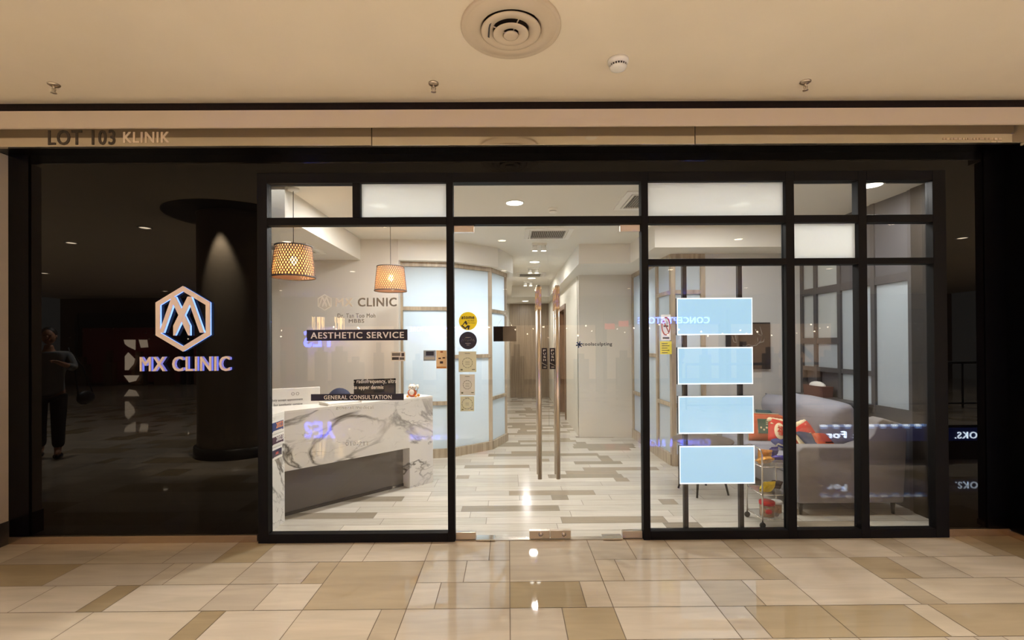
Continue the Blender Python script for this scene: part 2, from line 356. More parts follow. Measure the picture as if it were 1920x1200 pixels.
fl = struct(floor_mesh('floor', rects, lambda t: random.choice({'L': LIGHT, 'T': TAN, 'M': MID}[t]), MT['mall_floor'], .005, 0))
struct(box('floor_bed', MT['grout'], -17.4, -11.2, -.06, 17.4, GY+.02, -.002))['label'] = 'grout bed under the walkway tiles'
# clinic planks
PL = [(200, 193, 180), (194, 188, 175), (206, 199, 187), (190, 184, 173)]; PD = [(158, 146, 128), (150, 140, 124)]
pr = []; hand = {2: [(.45, 1.35)], 4: [(-.44, .46)], 3: [(-2.1, -1.2), (2.5, 2.65)], 7: [(0, .87)], 6: [(.42, .58), (-1.75, -1.05)], 9: [(-1.6, -1.45)], 10: [(1.18, 1.33)], 11: [(.45, 1.3), (-.6, -.46)], 13: [(.9, 1.8)], 14: [(-.55, .25)], 1: [(1.3, 1.6), (2.4, 3)], 5: [(1.45, 1.6)]}
k = 0; y = GY+.012
while y < 13.5:
    hs = hand.get(k, None)
    x = -3.5 + random.choice((0, .15, .3, .45, .6, .75))
    if hs is None and k > 11: hs = [(random.uniform(-.6, .4), 0), (random.uniform(.6, 1.2), 0)]; hs = [(a, a+random.choice((.15, .9, .6))) for a, _ in hs if random.random() < .6]
    cuts = sorted(set([-3.5, 4.0] + [v for h in (hs or []) for v in h] + [x+.9*i for i in range(9) if not any(h[0]-.2 < x+.9*i < h[1]+.2 for h in (hs or []))]))
    cuts = [c for c in cuts if -3.5 <= c <= 4.0]
    for a, b in zip(cuts, cuts[1:]):
        dark = any(h[0]-1e-6 <= a and b <= h[1]+1e-6 for h in (hs or []))
        pr.append((a, b, y, y+.148, 'D' if dark else 'L'))
    y += .148; k += 1
fo = struct(floor_mesh('floor_clinic', pr, lambda t: random.choice(PD if t == 'D' else PL), MT['plank'], .0045, .001))
struct(box('floor_clinic_bed', MT['plank_grout'], -3.5, GY+.012, -.06, 4.0, 13.6, 0))

# mall ceiling (with a round opening for the diffuser is not needed: the diffuser is surface mounted)
mc = MB().box(-17.4, -11.2, MALL_Z, 17.4, 3.54, MALL_Z+.1); struct(mc.build('ceiling_mall', MT['mall_ceiling']))
# shadow gap, fascia
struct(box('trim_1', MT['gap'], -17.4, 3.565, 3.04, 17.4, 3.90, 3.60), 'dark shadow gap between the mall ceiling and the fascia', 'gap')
z0 = W(953, 237, 3.54).z; zb = W(953, 273, 3.54).z; zt = W(953, 207, 3.50).z
zf = W(953, 237, 3.44).z; zt = W(953, 206, 3.43).z
up_ = MB().prism([(3.442, zf), (3.436, zf+.004), (3.430, zf+.05), (3.420, zt), (3.445, zt), (3.452, zf+.05), (3.452, zf)], -17.4, 3.90, 'x')
struct(up_.build('trim_2', MT['fascia_paint']), 'beige fascia band above the glossy name strip', 'fascia')
pj = [W(p, 255, 3.53).x for p in (697, 1303)]
for i, (a, b, dy) in enumerate(((-17.4, pj[0]-.002, 0), (pj[0]+.002, pj[1]-.002, .004), (pj[1]+.002, 3.90, 0))):
    o = box('trim_%d' % (3+i), MT['fascia_gloss'], a, 3.525+dy, zb, b, 3.56, 3.27, bevel=.002)
    struct(o, ('left', 'middle', 'right')[i]+' glossy metal strip of the fascia', 'fascia')
struct(box('trim_6', MT['fascia_paint'], 3.905, 3.43, zb-.01, 17.4, 3.56, zt), 'beige fascia block at the right end over the black return', 'fascia')
struct(box('trim_7', MT['black_return'], XL, 3.56, zb+.003, XR, GY+.05, zb+.02), 'black reflective soffit under the fascia', 'soffit')
# black glass walls left, right, top; returns
fx = lambda px, Y=3.66: W(px, 642, Y).x
fz = lambda py, px=953, Y=3.66: W(px, py, Y).z
XFL, XFR = fx(481), fx(1778)              # outer edges of the black frame
ZT = fz(322)
xa = W(57, 642, GY).x; xb2 = W(1845, 642, GY).x; zs = W(300, 1003, GY).z
struct(box('wall_left', MT['black_glass'], xa, GY, zs, XFL, GY+.04, zb+.003), 'black glass panel left of the window with the clinic emblem', 'wall')
struct(box('wall_left_edge', MT['black_return'], XL, GY-.012, zs, xa-.002, GY+.04, zb+.003))
struct(box('wall_top', MT['black_glass'], XFL, GY, ZT, XFR, GY+.04, zb+.003))
struct(box('wall_right', MT['black_glass'], XFR, GY, zs, xb2, GY+.04, zb+.003), 'black glass panel right of the window', 'wall')
struct(box('wall_right_edge', MT['black_return'], xb2+.002, GY-.012, zs, XR, GY+.04, zb+.003))
struct(box('wall_right_return', MT['black_return'], XR, 3.47, zs-.01, XR+.5, GY+.04, zb+.003))
struct(box('wall_left_return', MT['pillar'], XL-.7, 3.45, .18, XL, GY+.04, zb-.0), 'pale plaster pillar at the left edge', 'pillar')
struct(box('baseboard_pillar', MT['skirt_dark'], XL-.7, 3.44, 0, XL+.005, GY+.04, .18))
struct(box('baseboard_left', MT['skirt'], XL+.006, GY-.022, 0, XFL-.012, GY+.04, zs, bevel=.002))
struct(box('baseboard_right', MT['skirt'], XFR+.004, GY-.022, 0, XR, GY+.04, zs, bevel=.002))
struct(box('baseboard_right_return', MT['skirt'], XR-.012, 3.47, 0, XR+.5, GY-.023, zs-.012))
# everything outside the shop to the sides
for n_, a, b in (('wall_mall_left', -17.4, XL-.7), ('wall_mall_right', XR+.5, 17.4)):
    struct(box(n_, MT['pillar'], a, 3.5, 0, b, 3.8, 3.02))

# ---------------------------------------------------------------- storefront frame
FY0, FY1 = 3.655, 3.725
vL = (fx(483), fx(502)); vM = (fx(838), fx(851)); vD = (fx(1204), fx(1217)); vE = (fx(1475), fx(1491)); vF = (fx(1611), fx(1627)); vR = (fx(1751), fx(1776)); vS = (fx(662), fx(677))
tT = (fz(341.5), fz(323)); tM = (fz(420.5), fz(406)); tB = (fz(496, 1480), fz(484, 1480)); tF = (0.0, fz(998))
GT = .006
def pane(name, parent, x0, x1, z0, z1, m=None, y=GY):
    return box(name, m or MT['glass'], x0, y-GT, z0, x1, y+GT, z1, parent)
w1 = sempty('window_1', (vL[0], GY, 0), 'black framed window in front of the reception desk', 'window')
f = MB().box(vL[0], FY0, 0, vL[1], FY1, tT[1]).box(vM[0], FY0, 0, vM[1], FY1, tT[1]-.001)
f.box(vL[1], FY0, tT[0], vM[0], FY1, tT[1]).box(vL[1], FY0, tM[0], vM[0], FY1, tM[1]).box(vL[1], FY0, tF[0], vM[0], FY1, tF[1]).box(vS[0], FY0+.002, tM[1], vS[1], FY1, tT[0])
f.box(vL[0]-.012, FY0+.045, 0, vL[0], FY1, tT[1])
f.build('frame', MT['frame'], w1, .004)
pane('pane', w1, vL[1], vM[0], tF[1], tM[0]); pane('pane', w1, vL[1], vS[0], tM[1], tT[0]); pane('frosted_pane', w1, vS[1], vM[0], tM[1], tT[0], MT['frost'])
w2 = sempty('window_2', (vM[1], GY, tM[0]), 'clear transom window over the glass doors', 'window')
MB().box(vM[1], FY0, tT[0], vD[0], FY1, tT[1]-.001).box(vM[1], FY0, tM[0], vD[0], FY1, tM[1]).build('frame', MT['frame'], w2, .003)
pane('pane', w2, vM[1], vD[0], tM[1], tT[0])
w3 = sempty('window_3', (vD[0], GY, 0), 'black gridded window in front of the lounge', 'window')
f = MB()
for a in (vD, vE, vF, vR): f.box(a[0], FY0, 0, a[1], FY1, tT[1]-.001)
for a, b in ((vD, vE), (vE, vF), (vF, vR)):
    for t in (tT, tM, tB, tF): f.box(a[1], FY0+.001, t[0], b[0], FY1, t[1]-.0005)
f.box(vR[1], FY0+.045, 0, vR[1]+.014, FY1, tT[1])
f.build('frame', MT['frame'], w3, .004)
for i, (a, b) in enumerate(((vD, vE), (vE, vF), (vF, vR))):
    pane('pane', w3, a[1], b[0], tF[1], tB[0])
    if i == 1: pane('frosted_pane', w3, a[1], b[0], tB[1], tM[0], MT['frost'])
    else: pane('pane', w3, a[1], b[0], tB[1], tM[0])
    if i == 0: pane('frosted_pane', w3, a[1], b[0], tM[1], tT[0], MT['frost'])
    else: pane('pane', w3, a[1], b[0], tM[1], tT[0])
for w in (w1, w2, w3): kids_local(w)

# ---------------------------------------------------------------- glass doors
xc = W(1029, 700, GY).x; zd0, zd1 = .012, tM[0]-.006
hx = (W(1011, 700, GY-.07).x, W(1045.5, 700, GY-.07).x); hz = (W(1028, 898, GY-.07).z, W(1028, 535, GY-.07).z)
for i, (a, b) in enumerate(((vM[1]+.004, xc-.002), (xc+.002, vD[0]-.004))):
    d = sempty('door_%d' % (i+1), (a if i == 0 else b, GY, 0), ('left', 'right')[i]+' frameless glass door leaf with a long steel pull', 'door')
    pane('glass_leaf', d, a, b, zd0, zd1)
    o = a if i == 0 else b; s = 1 if i == 0 else -1
    h = MB()
    for side in (-1, 1):
        yy = GY+side*.07
        h.tube([(hx[i], yy, hz[0]), (hx[i], yy, hz[1])], .0165, 20)
        for zz in (hz[0]+.25, hz[1]-.25): h.tube([(hx[i], yy, zz), (hx[i], GY+side*.006, zz)], .010, 12)
    hd = h.build('pull_handle', MT['steel'], d)
    g = MB()
    for side in (-1, 1):                 # grooved grip near the top of each bar
        for q in range(10):
            aq = 2*math.pi*q/10; g.tube([(hx[i]+.0165*math.cos(aq+.25*math.sin(t_*2.2)), GY+side*.07+.0165*math.sin(aq+.25*math.sin(t_*2.2)), hz[1]-.01-.0255*t_) for t_ in range(8)], .0048, 6)
    gg = g.build('grip', mat('grip_metal', (236, 214, 184), .18, metal=1), hd)
    box('top_patch', MT['steel'], o, GY-.018, zd1-.048, o+s*.155, GY+.018, zd1+.004, d, .002)
    box('bottom_patch', MT['steel'], o, GY-.02, .008, o+s*.155, GY+.02, .062, d, .002)
    e = xc-s*.002
    lk = box('lock_patch', MT['steel'], e, GY-.02, .012, e-s*.16, GY+.02, .07, d, .002)
    c = (e-s*.07 if i == 0 else e-s*.10 if False else e-s*.105, GY-.021, .042)
    kh = MB(); 
    for t in range(1): 
        kh.lathe([(.018, -.004), (.020, -.004), (.020, .0), (.014, .0), (.014, -.003), (.0, -.003)], c, 20, True, 'y')
    kh.build('keyhole', MT['chrome'], lk)
    kids_local(d)
    if i == 1:
        pass
struct(box('trim_8', MT['steel'], vM[1]+.003, GY-.03, .0012, vD[0]-.003, GY+.03, .005), 'thin metal threshold under the glass doors', 'threshold')
for i, (a, b) in enumerate(((893, 928), (1131, 1168))):
    x0, x1 = W(a, 1010, 3.66).x, W(b, 1010, 3.66).x
    tag(box('floor_hinge_cover', MT['chrome'], x0, 3.655, .0055, x1, 3.745, .016, bevel=.002), ('left', 'right')[i]+' polished metal floor hinge cover under the glass door', 'hinge cover')
# clinic shell
zL = 2.62
struct(box('wall_reception', MT['rwall'], -3.5, 6.12, 0, -1.42, 6.28, CZ+.2), 'beige wall behind the reception desk', 'wall')
struct(box('wall_clinic_left', MT['rwall'], -3.6, GY+.05, 0, -3.5, 6.2, CZ+.2))
struct(box('wall_clinic_right', MT['grey_panel'], 3.68, GY+.05, 0, 3.80, 5.9, CZ+.2))
struct(box('wall_lounge', MT['gwall'], 2.42, 5.82, 0, 3.70, 5.95, CZ+.2), 'pale grey lounge wall behind the sofa', 'wall')
struct(box('wall_middle', MT['cwall'], 1.14, 7.6, 0, 2.02, 7.75, CZ+.2), 'beige wall panel right of the corridor', 'wall')
struct(box('wall_corridor_right', MT['cwall'], 1.14, 7.7, 0, 1.26, 9.3, CZ))
struct(box('wall_corridor_right_far', MT['cwall'], 1.14, 10.5, 0, 1.26, 13.4, CZ))
struct(box('wall_corridor_head', MT['cwall'], 1.14, 9.3, 2.3, 1.26, 10.5, CZ))
struct(box('wall_corridor_left', MT['cwall'], -.22, 8.0, 0, -.09, 13.4, CZ))
bw = MB(); 
for i in range(34): bw.box(.05+i*.033, 13.2-.012*(i % 2), 0, .05+i*.033+.033, 13.3, zL)
struct(bw.build('wall_back', MT['slat']), 'oak slatted end wall of the corridor', 'wall')
struct(box('wall_back_left', MT['cwall'], -.2, 13.25, 0, .05, 13.3, CZ))
dr = sempty('door_3', (1.2, 9.9, 0), 'brown wooden door frame on the right of the corridor', 'door')
MB().box(1.12, 9.32, 0, 1.28, 9.42, 2.3).box(1.12, 10.38, 0, 1.28, 10.48, 2.3).box(1.12, 9.42, 2.2, 1.28, 10.38, 2.3).build('door_frame', MT['dark_wood'], dr)
box('door_leaf', MT['part_frame'], 1.24, 9.42, 0.01, 1.28, 10.38, 2.2, dr); kids_local(dr)
# ceilings
cl = MB().box(-1.91, 4.05, CZ, 3.68, 6.49, CZ+.15).box(-1.91, 6.4901, CZ, .98, 11.2, CZ+.15)
cl.box(-3.5, 3.745, 3.12, 3.68, 4.3, 3.2)
struct(cl.build('ceiling', MT['cceil']), 'white clinic ceiling', 'ceiling')
struct(box('ceiling_pelmet', MT['dark_in'], -3.5, 4.035, CZ+.0, 3.68, 4.05, 3.12))
lo = MB().box(-3.5, 4.05, zL, -1.91, 6.12, CZ+.1)                        # left soffit
lo.box(.98, 6.49, zL, 1.69, 13.3, CZ+.1).box(1.69, 5.40, zL, 3.68, 8.0, CZ+.1)  # right bulkheads
lo.box(-.3, 11.2, zL, .98, 13.3, CZ+.1)
struct(lo.build('ceiling_low', MT['cceil']), 'lowered white ceiling border', 'ceiling')
# bulkhead over the curved partition
V = [(-1.42, 6.27), (-.80, 6.37), (-.26, 6.82), (-.05, 7.40)]
off = [(-1.42, 6.13), (-.78, 6.22), (-.14, 6.74), (.08, 7.38), (.08, 11.19), (-.3, 11.19), (-.3, 7.6), (-.6, 6.9), (-1.42, 6.6)]
struct(MB().prism(off, zL, CZ+.05).build('ceiling_bulkhead', MT['cceil']))
# ---------------------------------------------------------------- framed frosted partitions
def partition(num, pts, rails, top, base, label, glassm, fr, pw=.055, th=.07, basez=0):
    e = sempty('window_%d' % num, (pts[0][0], pts[0][1], 0), label, 'partition')
    f = MB()
    for (x, y) in pts: f.box(x-pw/2, y-th/2, basez, x+pw/2, y+th/2, top)
    def bar(p, q, za, zb_, t):
        p, q = Vector(p), Vector(q); d = (q-p).normalized(); n = Vector((-d.y, d.x))*t/2
        f.prism([tuple(p+n), tuple(p-n), tuple(q-n), tuple(q+n)], za, zb_)
    for i, (p, q) in enumerate(zip(pts, pts[1:])):
        bar(p, q, basez, base, th*1.15); bar(p, q, top-.06, top, th)
        zs_ = [base]+[r for r in rails[i]]+[top-.06]
        for r in rails[i]: bar(p, q, r-.025, r+.025, th*.9)
        P, Q = Vector(p), Vector(q); d = (Q-P).normalized(); n = Vector((-d.y, d.x))*.004
        for a, b in zip(zs_, zs_[1:]):
            MB().prism([tuple(P+n), tuple(P-n), tuple(Q-n), tuple(Q+n)], a, b).build('pane', glassm, e)
    f.build('frame', fr, e); kids_local(e); return e
partition(4, V+[(-.06, 8.0)], [[.73, 2.0], [1.35], [.73, 2.0], []], zL, .12, 'curved partition of washed wood frames and frosted glass', MT['frost_blue'], MT['part_frame'])
partition(5, [(2.02, 7.58), (2.02, 6.95), (2.02, 6.33), (2.04, 5.84), (2.41, 5.84)], [[.73], [1.35], [.75, 2.15], [.75, 2.15]], 2.62, .14, 'washed wood framed frosted partition at the lounge corner', MT['frost_blue'], MT['part_frame'])
# lights glowing inside the treatment room behind the curved frosted partition
lamp('AREA', (-.95, 7.4, 2.55), 60, COOL, .6)
lamp('AREA', (2.6, 6.9, 2.4), 16, NEUT, .4)
struct(box('wall_treatment', MT['cwall'], -3.2, 8.6, 0, -.22, 8.7, CZ)); struct(box('ceiling_treatment', MT['cceil'], -3.2, 6.3, CZ+.06, -.1, 8.7, CZ+.1)); struct(box('wall_treatment_left', MT['cwall'], -3.2, 6.28, 0, -3.1, 8.6, CZ))
# grey framed partition on the right
def rwall():
    e = sempty('window_6', (3.62, 4.2, 0), 'dark grey framed panels along the right side of the lounge', 'partition')
    X = 3.62; f = MB(); ys = [4.22, 4.66, 5.14, 5.54, 5.80]
    for y_ in ys: f.box(X-.004, y_-.025, 0, X+.05, y_+.025, CZ)
    zb_, zt_ = .90, 2.08
    f.box(X, 4.2, .78, X+.05, 5.8, .90).box(X, 4.2, 2.08, X+.05, 5.8, 2.16).box(X, 4.66, 1.18, X+.05, 5.8, 1.23).box(X, 5.14, 1.50, X+.05, 5.8, 1.57)
    f.build('frame', MT['grey_frame'], e)
    for (a, b, c, d_, m) in ((4.22, 4.66, .9, 2.08, 'frost_blue'), (4.66, 5.14, 1.23, 2.08, 'frost_blue'), (4.66, 5.14, .9, 1.18, 'frost_blue'), (5.14, 5.54, 1.57, 2.08, 'frost'), (5.14, 5.8, 1.23, 1.50, 'frost_blue'), (5.54, 5.8, 1.57, 2.08, 'frost'), (5.14, 5.54, 2.16, CZ, 'frost'), (5.54, 5.80, 2.16, CZ, 'frost')):
        box('pane', MT[m], X+.02, a+.025, c, X+.03, b-.025, d_, e)
    box('lower_panel', MT['grey_panel'], X+.01, 4.2, 0, X+.05, 5.8, .78, e)
    box('upper_panel', MT['grey_panel'], X+.01, 4.2, 2.16, X+.05, 5.14, CZ, e)
    kids_local(e)
rwall()
struct(box('wall_lounge_return', MT['brown_panel'], 3.60, GY+.05, 0, 3.68, 4.19, CZ))
struct(box('baseboard_lounge', MT['gwall'], 2.44, 5.805, 0, 3.6, 5.819, .09))
# ================================================================ MALL BEHIND THE CAMERA (seen in the reflections)
BY = -11.0
# mirrored pixel -> place on the far shop wall (reflection in the glass at y = GY)
def RP(px, py, Y):
    p = W(px, py, 2*GY-Y); return Vector((p.x, Y, p.z))
struct(box('wall_far', mat('far_wall_paint', (120, 96, 78), .7), -17.4, BY-.2, 0, 17.4, BY, MALL_Z), 'far wall of the mall across the walkway', 'wall')
shop_cols = [(-16.5, -12.6, (120, 40, 40), .5), (-12.2, -8.2, (150, 60, 50), .35), (-7.8, -4.4, (240, 205, 165), 1.3), (-4.0, -.6, (250, 225, 190), 1.3), (-.2, 3.4, (250, 215, 175), 1.3), (3.8, 8.2, (235, 205, 170), 1.1), (8.6, 12.6, (250, 205, 160), 1.3), (13.0, 16.6, (90, 78, 66), .5)]
for i, (a, b, c, st) in enumerate(shop_cols):
    e = thing('shop', ['dark red shop front furthest left across the mall', 'red brown shop front second from left across the mall', 'lit shop front with the blue neon sign', 'bright cream shop front left of centre across the mall', 'bright shop front right of centre across the mall', 'shop front under the blue concept store lettering', 'peach lit shop front with the dark two letter logo', 'dim shop front furthest right across the mall'][i], 'shop', (a, BY+.03, 0))
    bm_ = mat('shop_interior', c, .7, emit=c, estr=st*.42, var=.0)
    box('shop_interior', bm_, a, BY+.03, .1, b, BY+.05, 2.2, e)
    MB().box(a, BY+.03, 2.2, b, BY+.22, 2.75).box(a-.1, BY+.03, 0, a, BY+.24, 2.75).box(b, BY+.03, 0, b+.1, BY+.24, 2.75).build('portal', MT['brown_panel'], e)
    for k in range(11):
        MB().ball((a+.25+k*(b-a-.5)/10+random.uniform(-.15, .15), BY+random.uniform(.3, .9), 2.05+random.uniform(-.35, .15)), random.uniform(.02, .035), 8, 6).build('shop_light', MT['down_mall'] if i not in (0, 7) else MT['text_grey'], e)
    for k in range(4):
        xx = a+.5+random.uniform(-.2, .2)+k*(b-a-1)/3; hh = random.uniform(.8, 1.3); ww = random.uniform(.12, .3)
        MB().box(xx-ww, BY+.26, 0.001, xx+ww, BY+.5, hh).box(xx-ww*.5, BY+.3, hh, xx+ww*.4, BY+.44, hh+random.uniform(.1, .5)).build('display_stand', MT['dark_wood'], e)
    kids_local(e)
def far_sign(name, s, px0, px1, py0, py1, col, st, label, Y=BY+.3, cat='sign'):
    p = RP(px0, py1, Y); q = RP(px1, py0, Y)          # px0 < px1 : mirrored, so the word starts at px1
    m = mat('sign_glow', col, .5, emit=col, estr=st)
    o = text_fit(name, s, m, (q.x, Y, p.z), (p.x-q.x, 0, 0), (0, 0, q.z-p.z), thick=.04, bold=.03)
    return tag(o, label, cat)
far_sign('neon_sign', 'YES', 570, 628, 620, 651, (70, 90, 255), 34, 'large blue neon word YES on a shop across the mall', Y=BY+.5)
far_sign('shop_sign', 'CONCEPT STORE', 1196, 1330, 594, 607, (90, 120, 255), 40, 'blue lit lettering CONCEPT STORE over a shop across the mall, right one')
far_sign('shop_sign', 'CONCEPT STORE', 768, 858, 612, 622, (120, 140, 255), 22, 'blue lit lettering CONCEPT STORE over a shop across the mall, left one')
far_sign('shop_logo', 'AD', 1575, 1592, 615, 628, (20, 20, 20), 0, 'dark two letter logo AD on the peach shop front', Y=BY+.3)
for px, py in ((1143, 612), (1169, 607), (903, 604)):
    p = RP(px, py, BY+2.2); e = tag(box('sale_sign', mat('red_glow', (230, 40, 40), .5, emit=(235, 40, 40), estr=3), p.x-.17, p.y, p.z-.1, p.x+.17, p.y+.03, p.z+.1), 'small red lit sign '+{1143: 'over the bright shops, left of the right pair', 1169: 'over the bright shops, right of the right pair', 903: 'above the middle of the bright shops'}[px], 'sign')
# chandeliers of hanging light rods
for px in (505, 598, 638):
    p = RP(px, 610, BY+1.6); m_ = []; random.seed(px)
    for k in range(20):
        a_ = random.uniform(0, 6.28); r_ = random.uniform(0, .28); L_ = random.uniform(.15, .55)
        m_.append([(p.x+r_*math.cos(a_), p.y+r_*math.sin(a_), p.z+.3), (p.x+r_*math.cos(a_), p.y+r_*math.sin(a_), p.z+.3-L_)])
    e = thing('chandelier', 'hanging rod chandelier across the mall, '+{505: 'leftmost of three', 598: 'middle of three', 638: 'rightmost of three'}[px], 'chandelier', (p.x, p.y, p.z+.3), 'rod chandeliers over the walkway')
    rodm = mat('rod_glow', (255, 220, 160), .4, emit=(255, 214, 150), estr=9)
    for pts_ in m_: MB().tube(pts_, .012, 5).build('light_rod', rodm, e)
    MB().lathe([(0, 0), (.31, 0), (.31, .03), (0, .03)], (p.x, p.y, p.z+.3), 24).tube([(p.x, p.y, p.z+.33), (p.x, p.y, MALL_Z)], .01, 6).build('canopy', MT['brown_panel'], e)
    kids_local(e)
# pale geometric wall panels seen left of the emblem
for nm_, pts_ in (('uppermost', [(232, 637), (253, 637), (253, 656), (240, 650), (234, 645)]), ('tallest', [(240, 661), (252, 673), (250, 682), (240, 694), (234, 694), (234, 668)]), ('lowest', [(232, 704), (260, 704), (254, 714), (242, 717)]), ('small upper right', [(260, 637), (275, 637), (277, 651), (264, 652)])):
    P_ = [RP(a_, b_, BY+.6) for a_, b_ in pts_]
    tag(MB().prism([(v.x, v.z) for v in P_], BY+.57, BY+.6, 'y').build('geometric_panel', mat('panel_glow', (235, 215, 190), .5, emit=(235, 210, 180), estr=6)), 'pale lit geometric wall panel across the mall, %s one' % nm_, 'wall panel')
# railing across the walkway
rl = thing('railing', 'dark metal balustrade across the mall walkway', 'railing', (4, -3.2, 0))
m_ = MB().tube([(4, -3.2, 1.02), (14, -3.2, 1.02)], .03, 8).tube([(4, -3.2, .1), (14, -3.2, .1)], .02, 8)
m_.build('handrail', MT['black'], rl)
for k in range(9): MB().tube([(4+k*1.25, -3.2, 0), (4+k*1.25, -3.2, 1.02)], .02, 8).build('post', MT['black'], rl)
box('glass_infill', MT['glass'], 4.05, -3.205, .15, 13.95, -3.195, .95, rl); kids_local(rl)
# gingham banner bench
bb = thing('banner_barrier', 'low blue and white gingham lit banner barrier standing in the walkway', 'banner', (4.0, 1.4, 0))
p = RP(1540, 797, 1.4); q = RP(1760, 822, 1.4); r_ = RP(1856, 826, 1.4)
gm_ = MB(); x_ = p.x; k_ = 0
while x_ < q.x:
    for j_ in range(2): gm_.k = (0, 1, 1, 2)[(k_ % 2)*2+j_]; gm_.box(x_, 1.37, p.z-.025*(j_+1), x_+.075, 1.40, p.z-.025*j_)
    x_ += .075; k_ += 1
gm_.build('gingham_band', [mat('gingham_%s' % n_, c_, .5, emit=c_, estr=e_) for n_, c_, e_ in (('white', (225, 240, 255), 9), ('blue', (120, 160, 225), 5), ('navy', (40, 60, 130), 3))], bb)
box('lower_band', mat('navy_band', (22, 34, 84), .5, emit=(30, 50, 130), estr=1.2), p.x, 1.37, q.z-.03, r_.x+.3, 1.399, p.z-.052, bb)
box('barrier_body', MT['brown_panel'], p.x, 1.34, 0, r_.x+.3, 1.368, p.z-.02, bb)
wm = mat('banner_letters', (225, 240, 255), .5, emit=(225, 240, 255), estr=20)
for s_, a_, b_, c_, d_ in (('& For', 1550, 1612, 808, 821), ('OOKS.', 1790, 1848, 809, 822)):
    u = RP(a_, d_, 1.402); v = RP(b_, c_, 1.402); text_fit('lettering', s_, wm, (v.x, 1.402, u.z-.002), (u.x-v.x, 0, 0), (0, 0, v.z-u.z), bb, thick=.006)
kids_local(bb)
# round column with a spot, flat black ring painted as the dark recess above
cx, cy = -3.85, .62
co = thing('round_column', 'large grey round column with a spotlight at its top, in the walkway', 'column', (cx, cy, 0))
MB().lathe([(.52, .14), (.52, MALL_Z-.005)], (cx, cy, 0), 48).build('shaft', mat('column_grey', (150, 138, 122), .6, bump=.3, bscale=30), co)
MB().lathe([(.56, 0), (.56, .14), (.52, .142)], (cx, cy, 0), 48).build('plinth', MT['skirt_dark'], co); kids_local(co)
tag(MB().lathe([(.53, -.004), (.92, -.004), (.92, 0), (.53, 0)], (cx, cy, MALL_Z), 48, False).build('recess_shade_ring', MT['black']), 'flat black ring painted as the dark ceiling recess around the round column', 'ring')
lamp('SPOT', (cx+.05, cy+.68, MALL_Z-.05), 900, (1, .85, .65), .03, rot=(R(-7), 0, 0), spot=R(42), blend=.6)
# mall downlights
proto = None
for i, (x, y) in enumerate(MALL_LIGHTS):
    if proto is None:
        e = thing('mall_downlight', '', 'ceiling light', (x, y, MALL_Z))
        MB().lathe([(.10, 0), (.10, -.008), (.078, -.010), (.07, -.002), (.07, 0)], (0, 0, 0), 28).build('trim_ring', MT['white'], e)
        MB().lathe([(0, -.003), (.07, -.003)], (0, 0, 0), 28).build('diffuser', MT['down_mall'], e); proto = e
    else: e = copy_tree(proto); e.location = (x, y, MALL_Z)
    row_ = {-.95: 'nearest full row', -4.45: 'middle row', -8.6: 'furthest row', 0.1: 'added short row nearest the shop'}[y]
    same = sorted(q[0] for q in MALL_LIGHTS if q[1] == y); nth = (['leftmost', 'second from left', 'third from left', 'middle', 'third from right', 'second from right', 'rightmost'] if len(same) == 7 else ['leftmost', 'second from left', 'second from right', 'rightmost'])[same.index(x)]
    e['label'] = 'mall ceiling downlight, %s in the %s' % (nth, row_); e['group'] = 'mall ceiling downlights'

# ================================================================ CEILING FITTINGS
dc = W(957.5, 49, 3).normalized(); d_ = ray(958, 50); t = (MALL_Z-1.54)/d_.z; DX, DY = d_.x*t, d_.y*t
df = thing('ceiling_diffuser', 'large round multi-ring air diffuser on the mall ceiling', 'air diffuser', (DX, DY, MALL_Z))
MB().lathe([(.285, 0), (.287, -.012), (.278, -.020), (.262, -.013), (.258, -.015), (.236, -.017), (.190, -.034), (.162, -.004), (.158, .02)], (0, 0, 0), 64).build('outer_ring', MT['diffuser'], df)
MB().lathe([(.172, -.030), (.168, -.034), (.150, -.036), (.115, -.032), (.098, -.012), (.096, -.01), (.112, -.028), (.150, -.031), (.172, -.030)], (0, 0, 0), 64).build('middle_ring', MT['diffuser'], df)
MB().lathe([(.103, -.046), (.098, -.050), (.080, -.049), (.050, -.044), (.040, -.030), (.046, -.040), (.080, -.045), (.103, -.046)], (0, 0, 0), 56).build('inner_ring', MT['diffuser'], df)
MB().lathe([(0, -.060), (.030, -.060), (.042, -.056), (.043, -.050), (.02, -.045), (0, -.045)], (0, 0, 0), 40).build('centre_cap', MT['diffuser'], df)
MB().lathe([(0, -.001), (.18, -.001)], (0, 0, 0), 48).build('throat', MT['gap'], df)
m_ = MB()
for a_ in (.4, 1.97, 3.54, 5.11): m_.tube([(.03*math.cos(a_), .03*math.sin(a_), -.045), (.14*math.cos(a_), .14*math.sin(a_), -.02)], .004, 6)
m_.build('spoke', MT['diffuser'], df)
MB().add([(-.135, .035, -.0365), (-.125, .045, -.0365), (-.118, -.045, -.0365), (-.105, -.10, -.034), (-.118, -.09, -.034), (-.128, -.04, -.0365)], [(0, 1, 2, 3, 4, 5)]).build('torn_tape', MT['skirt_dark'], df)
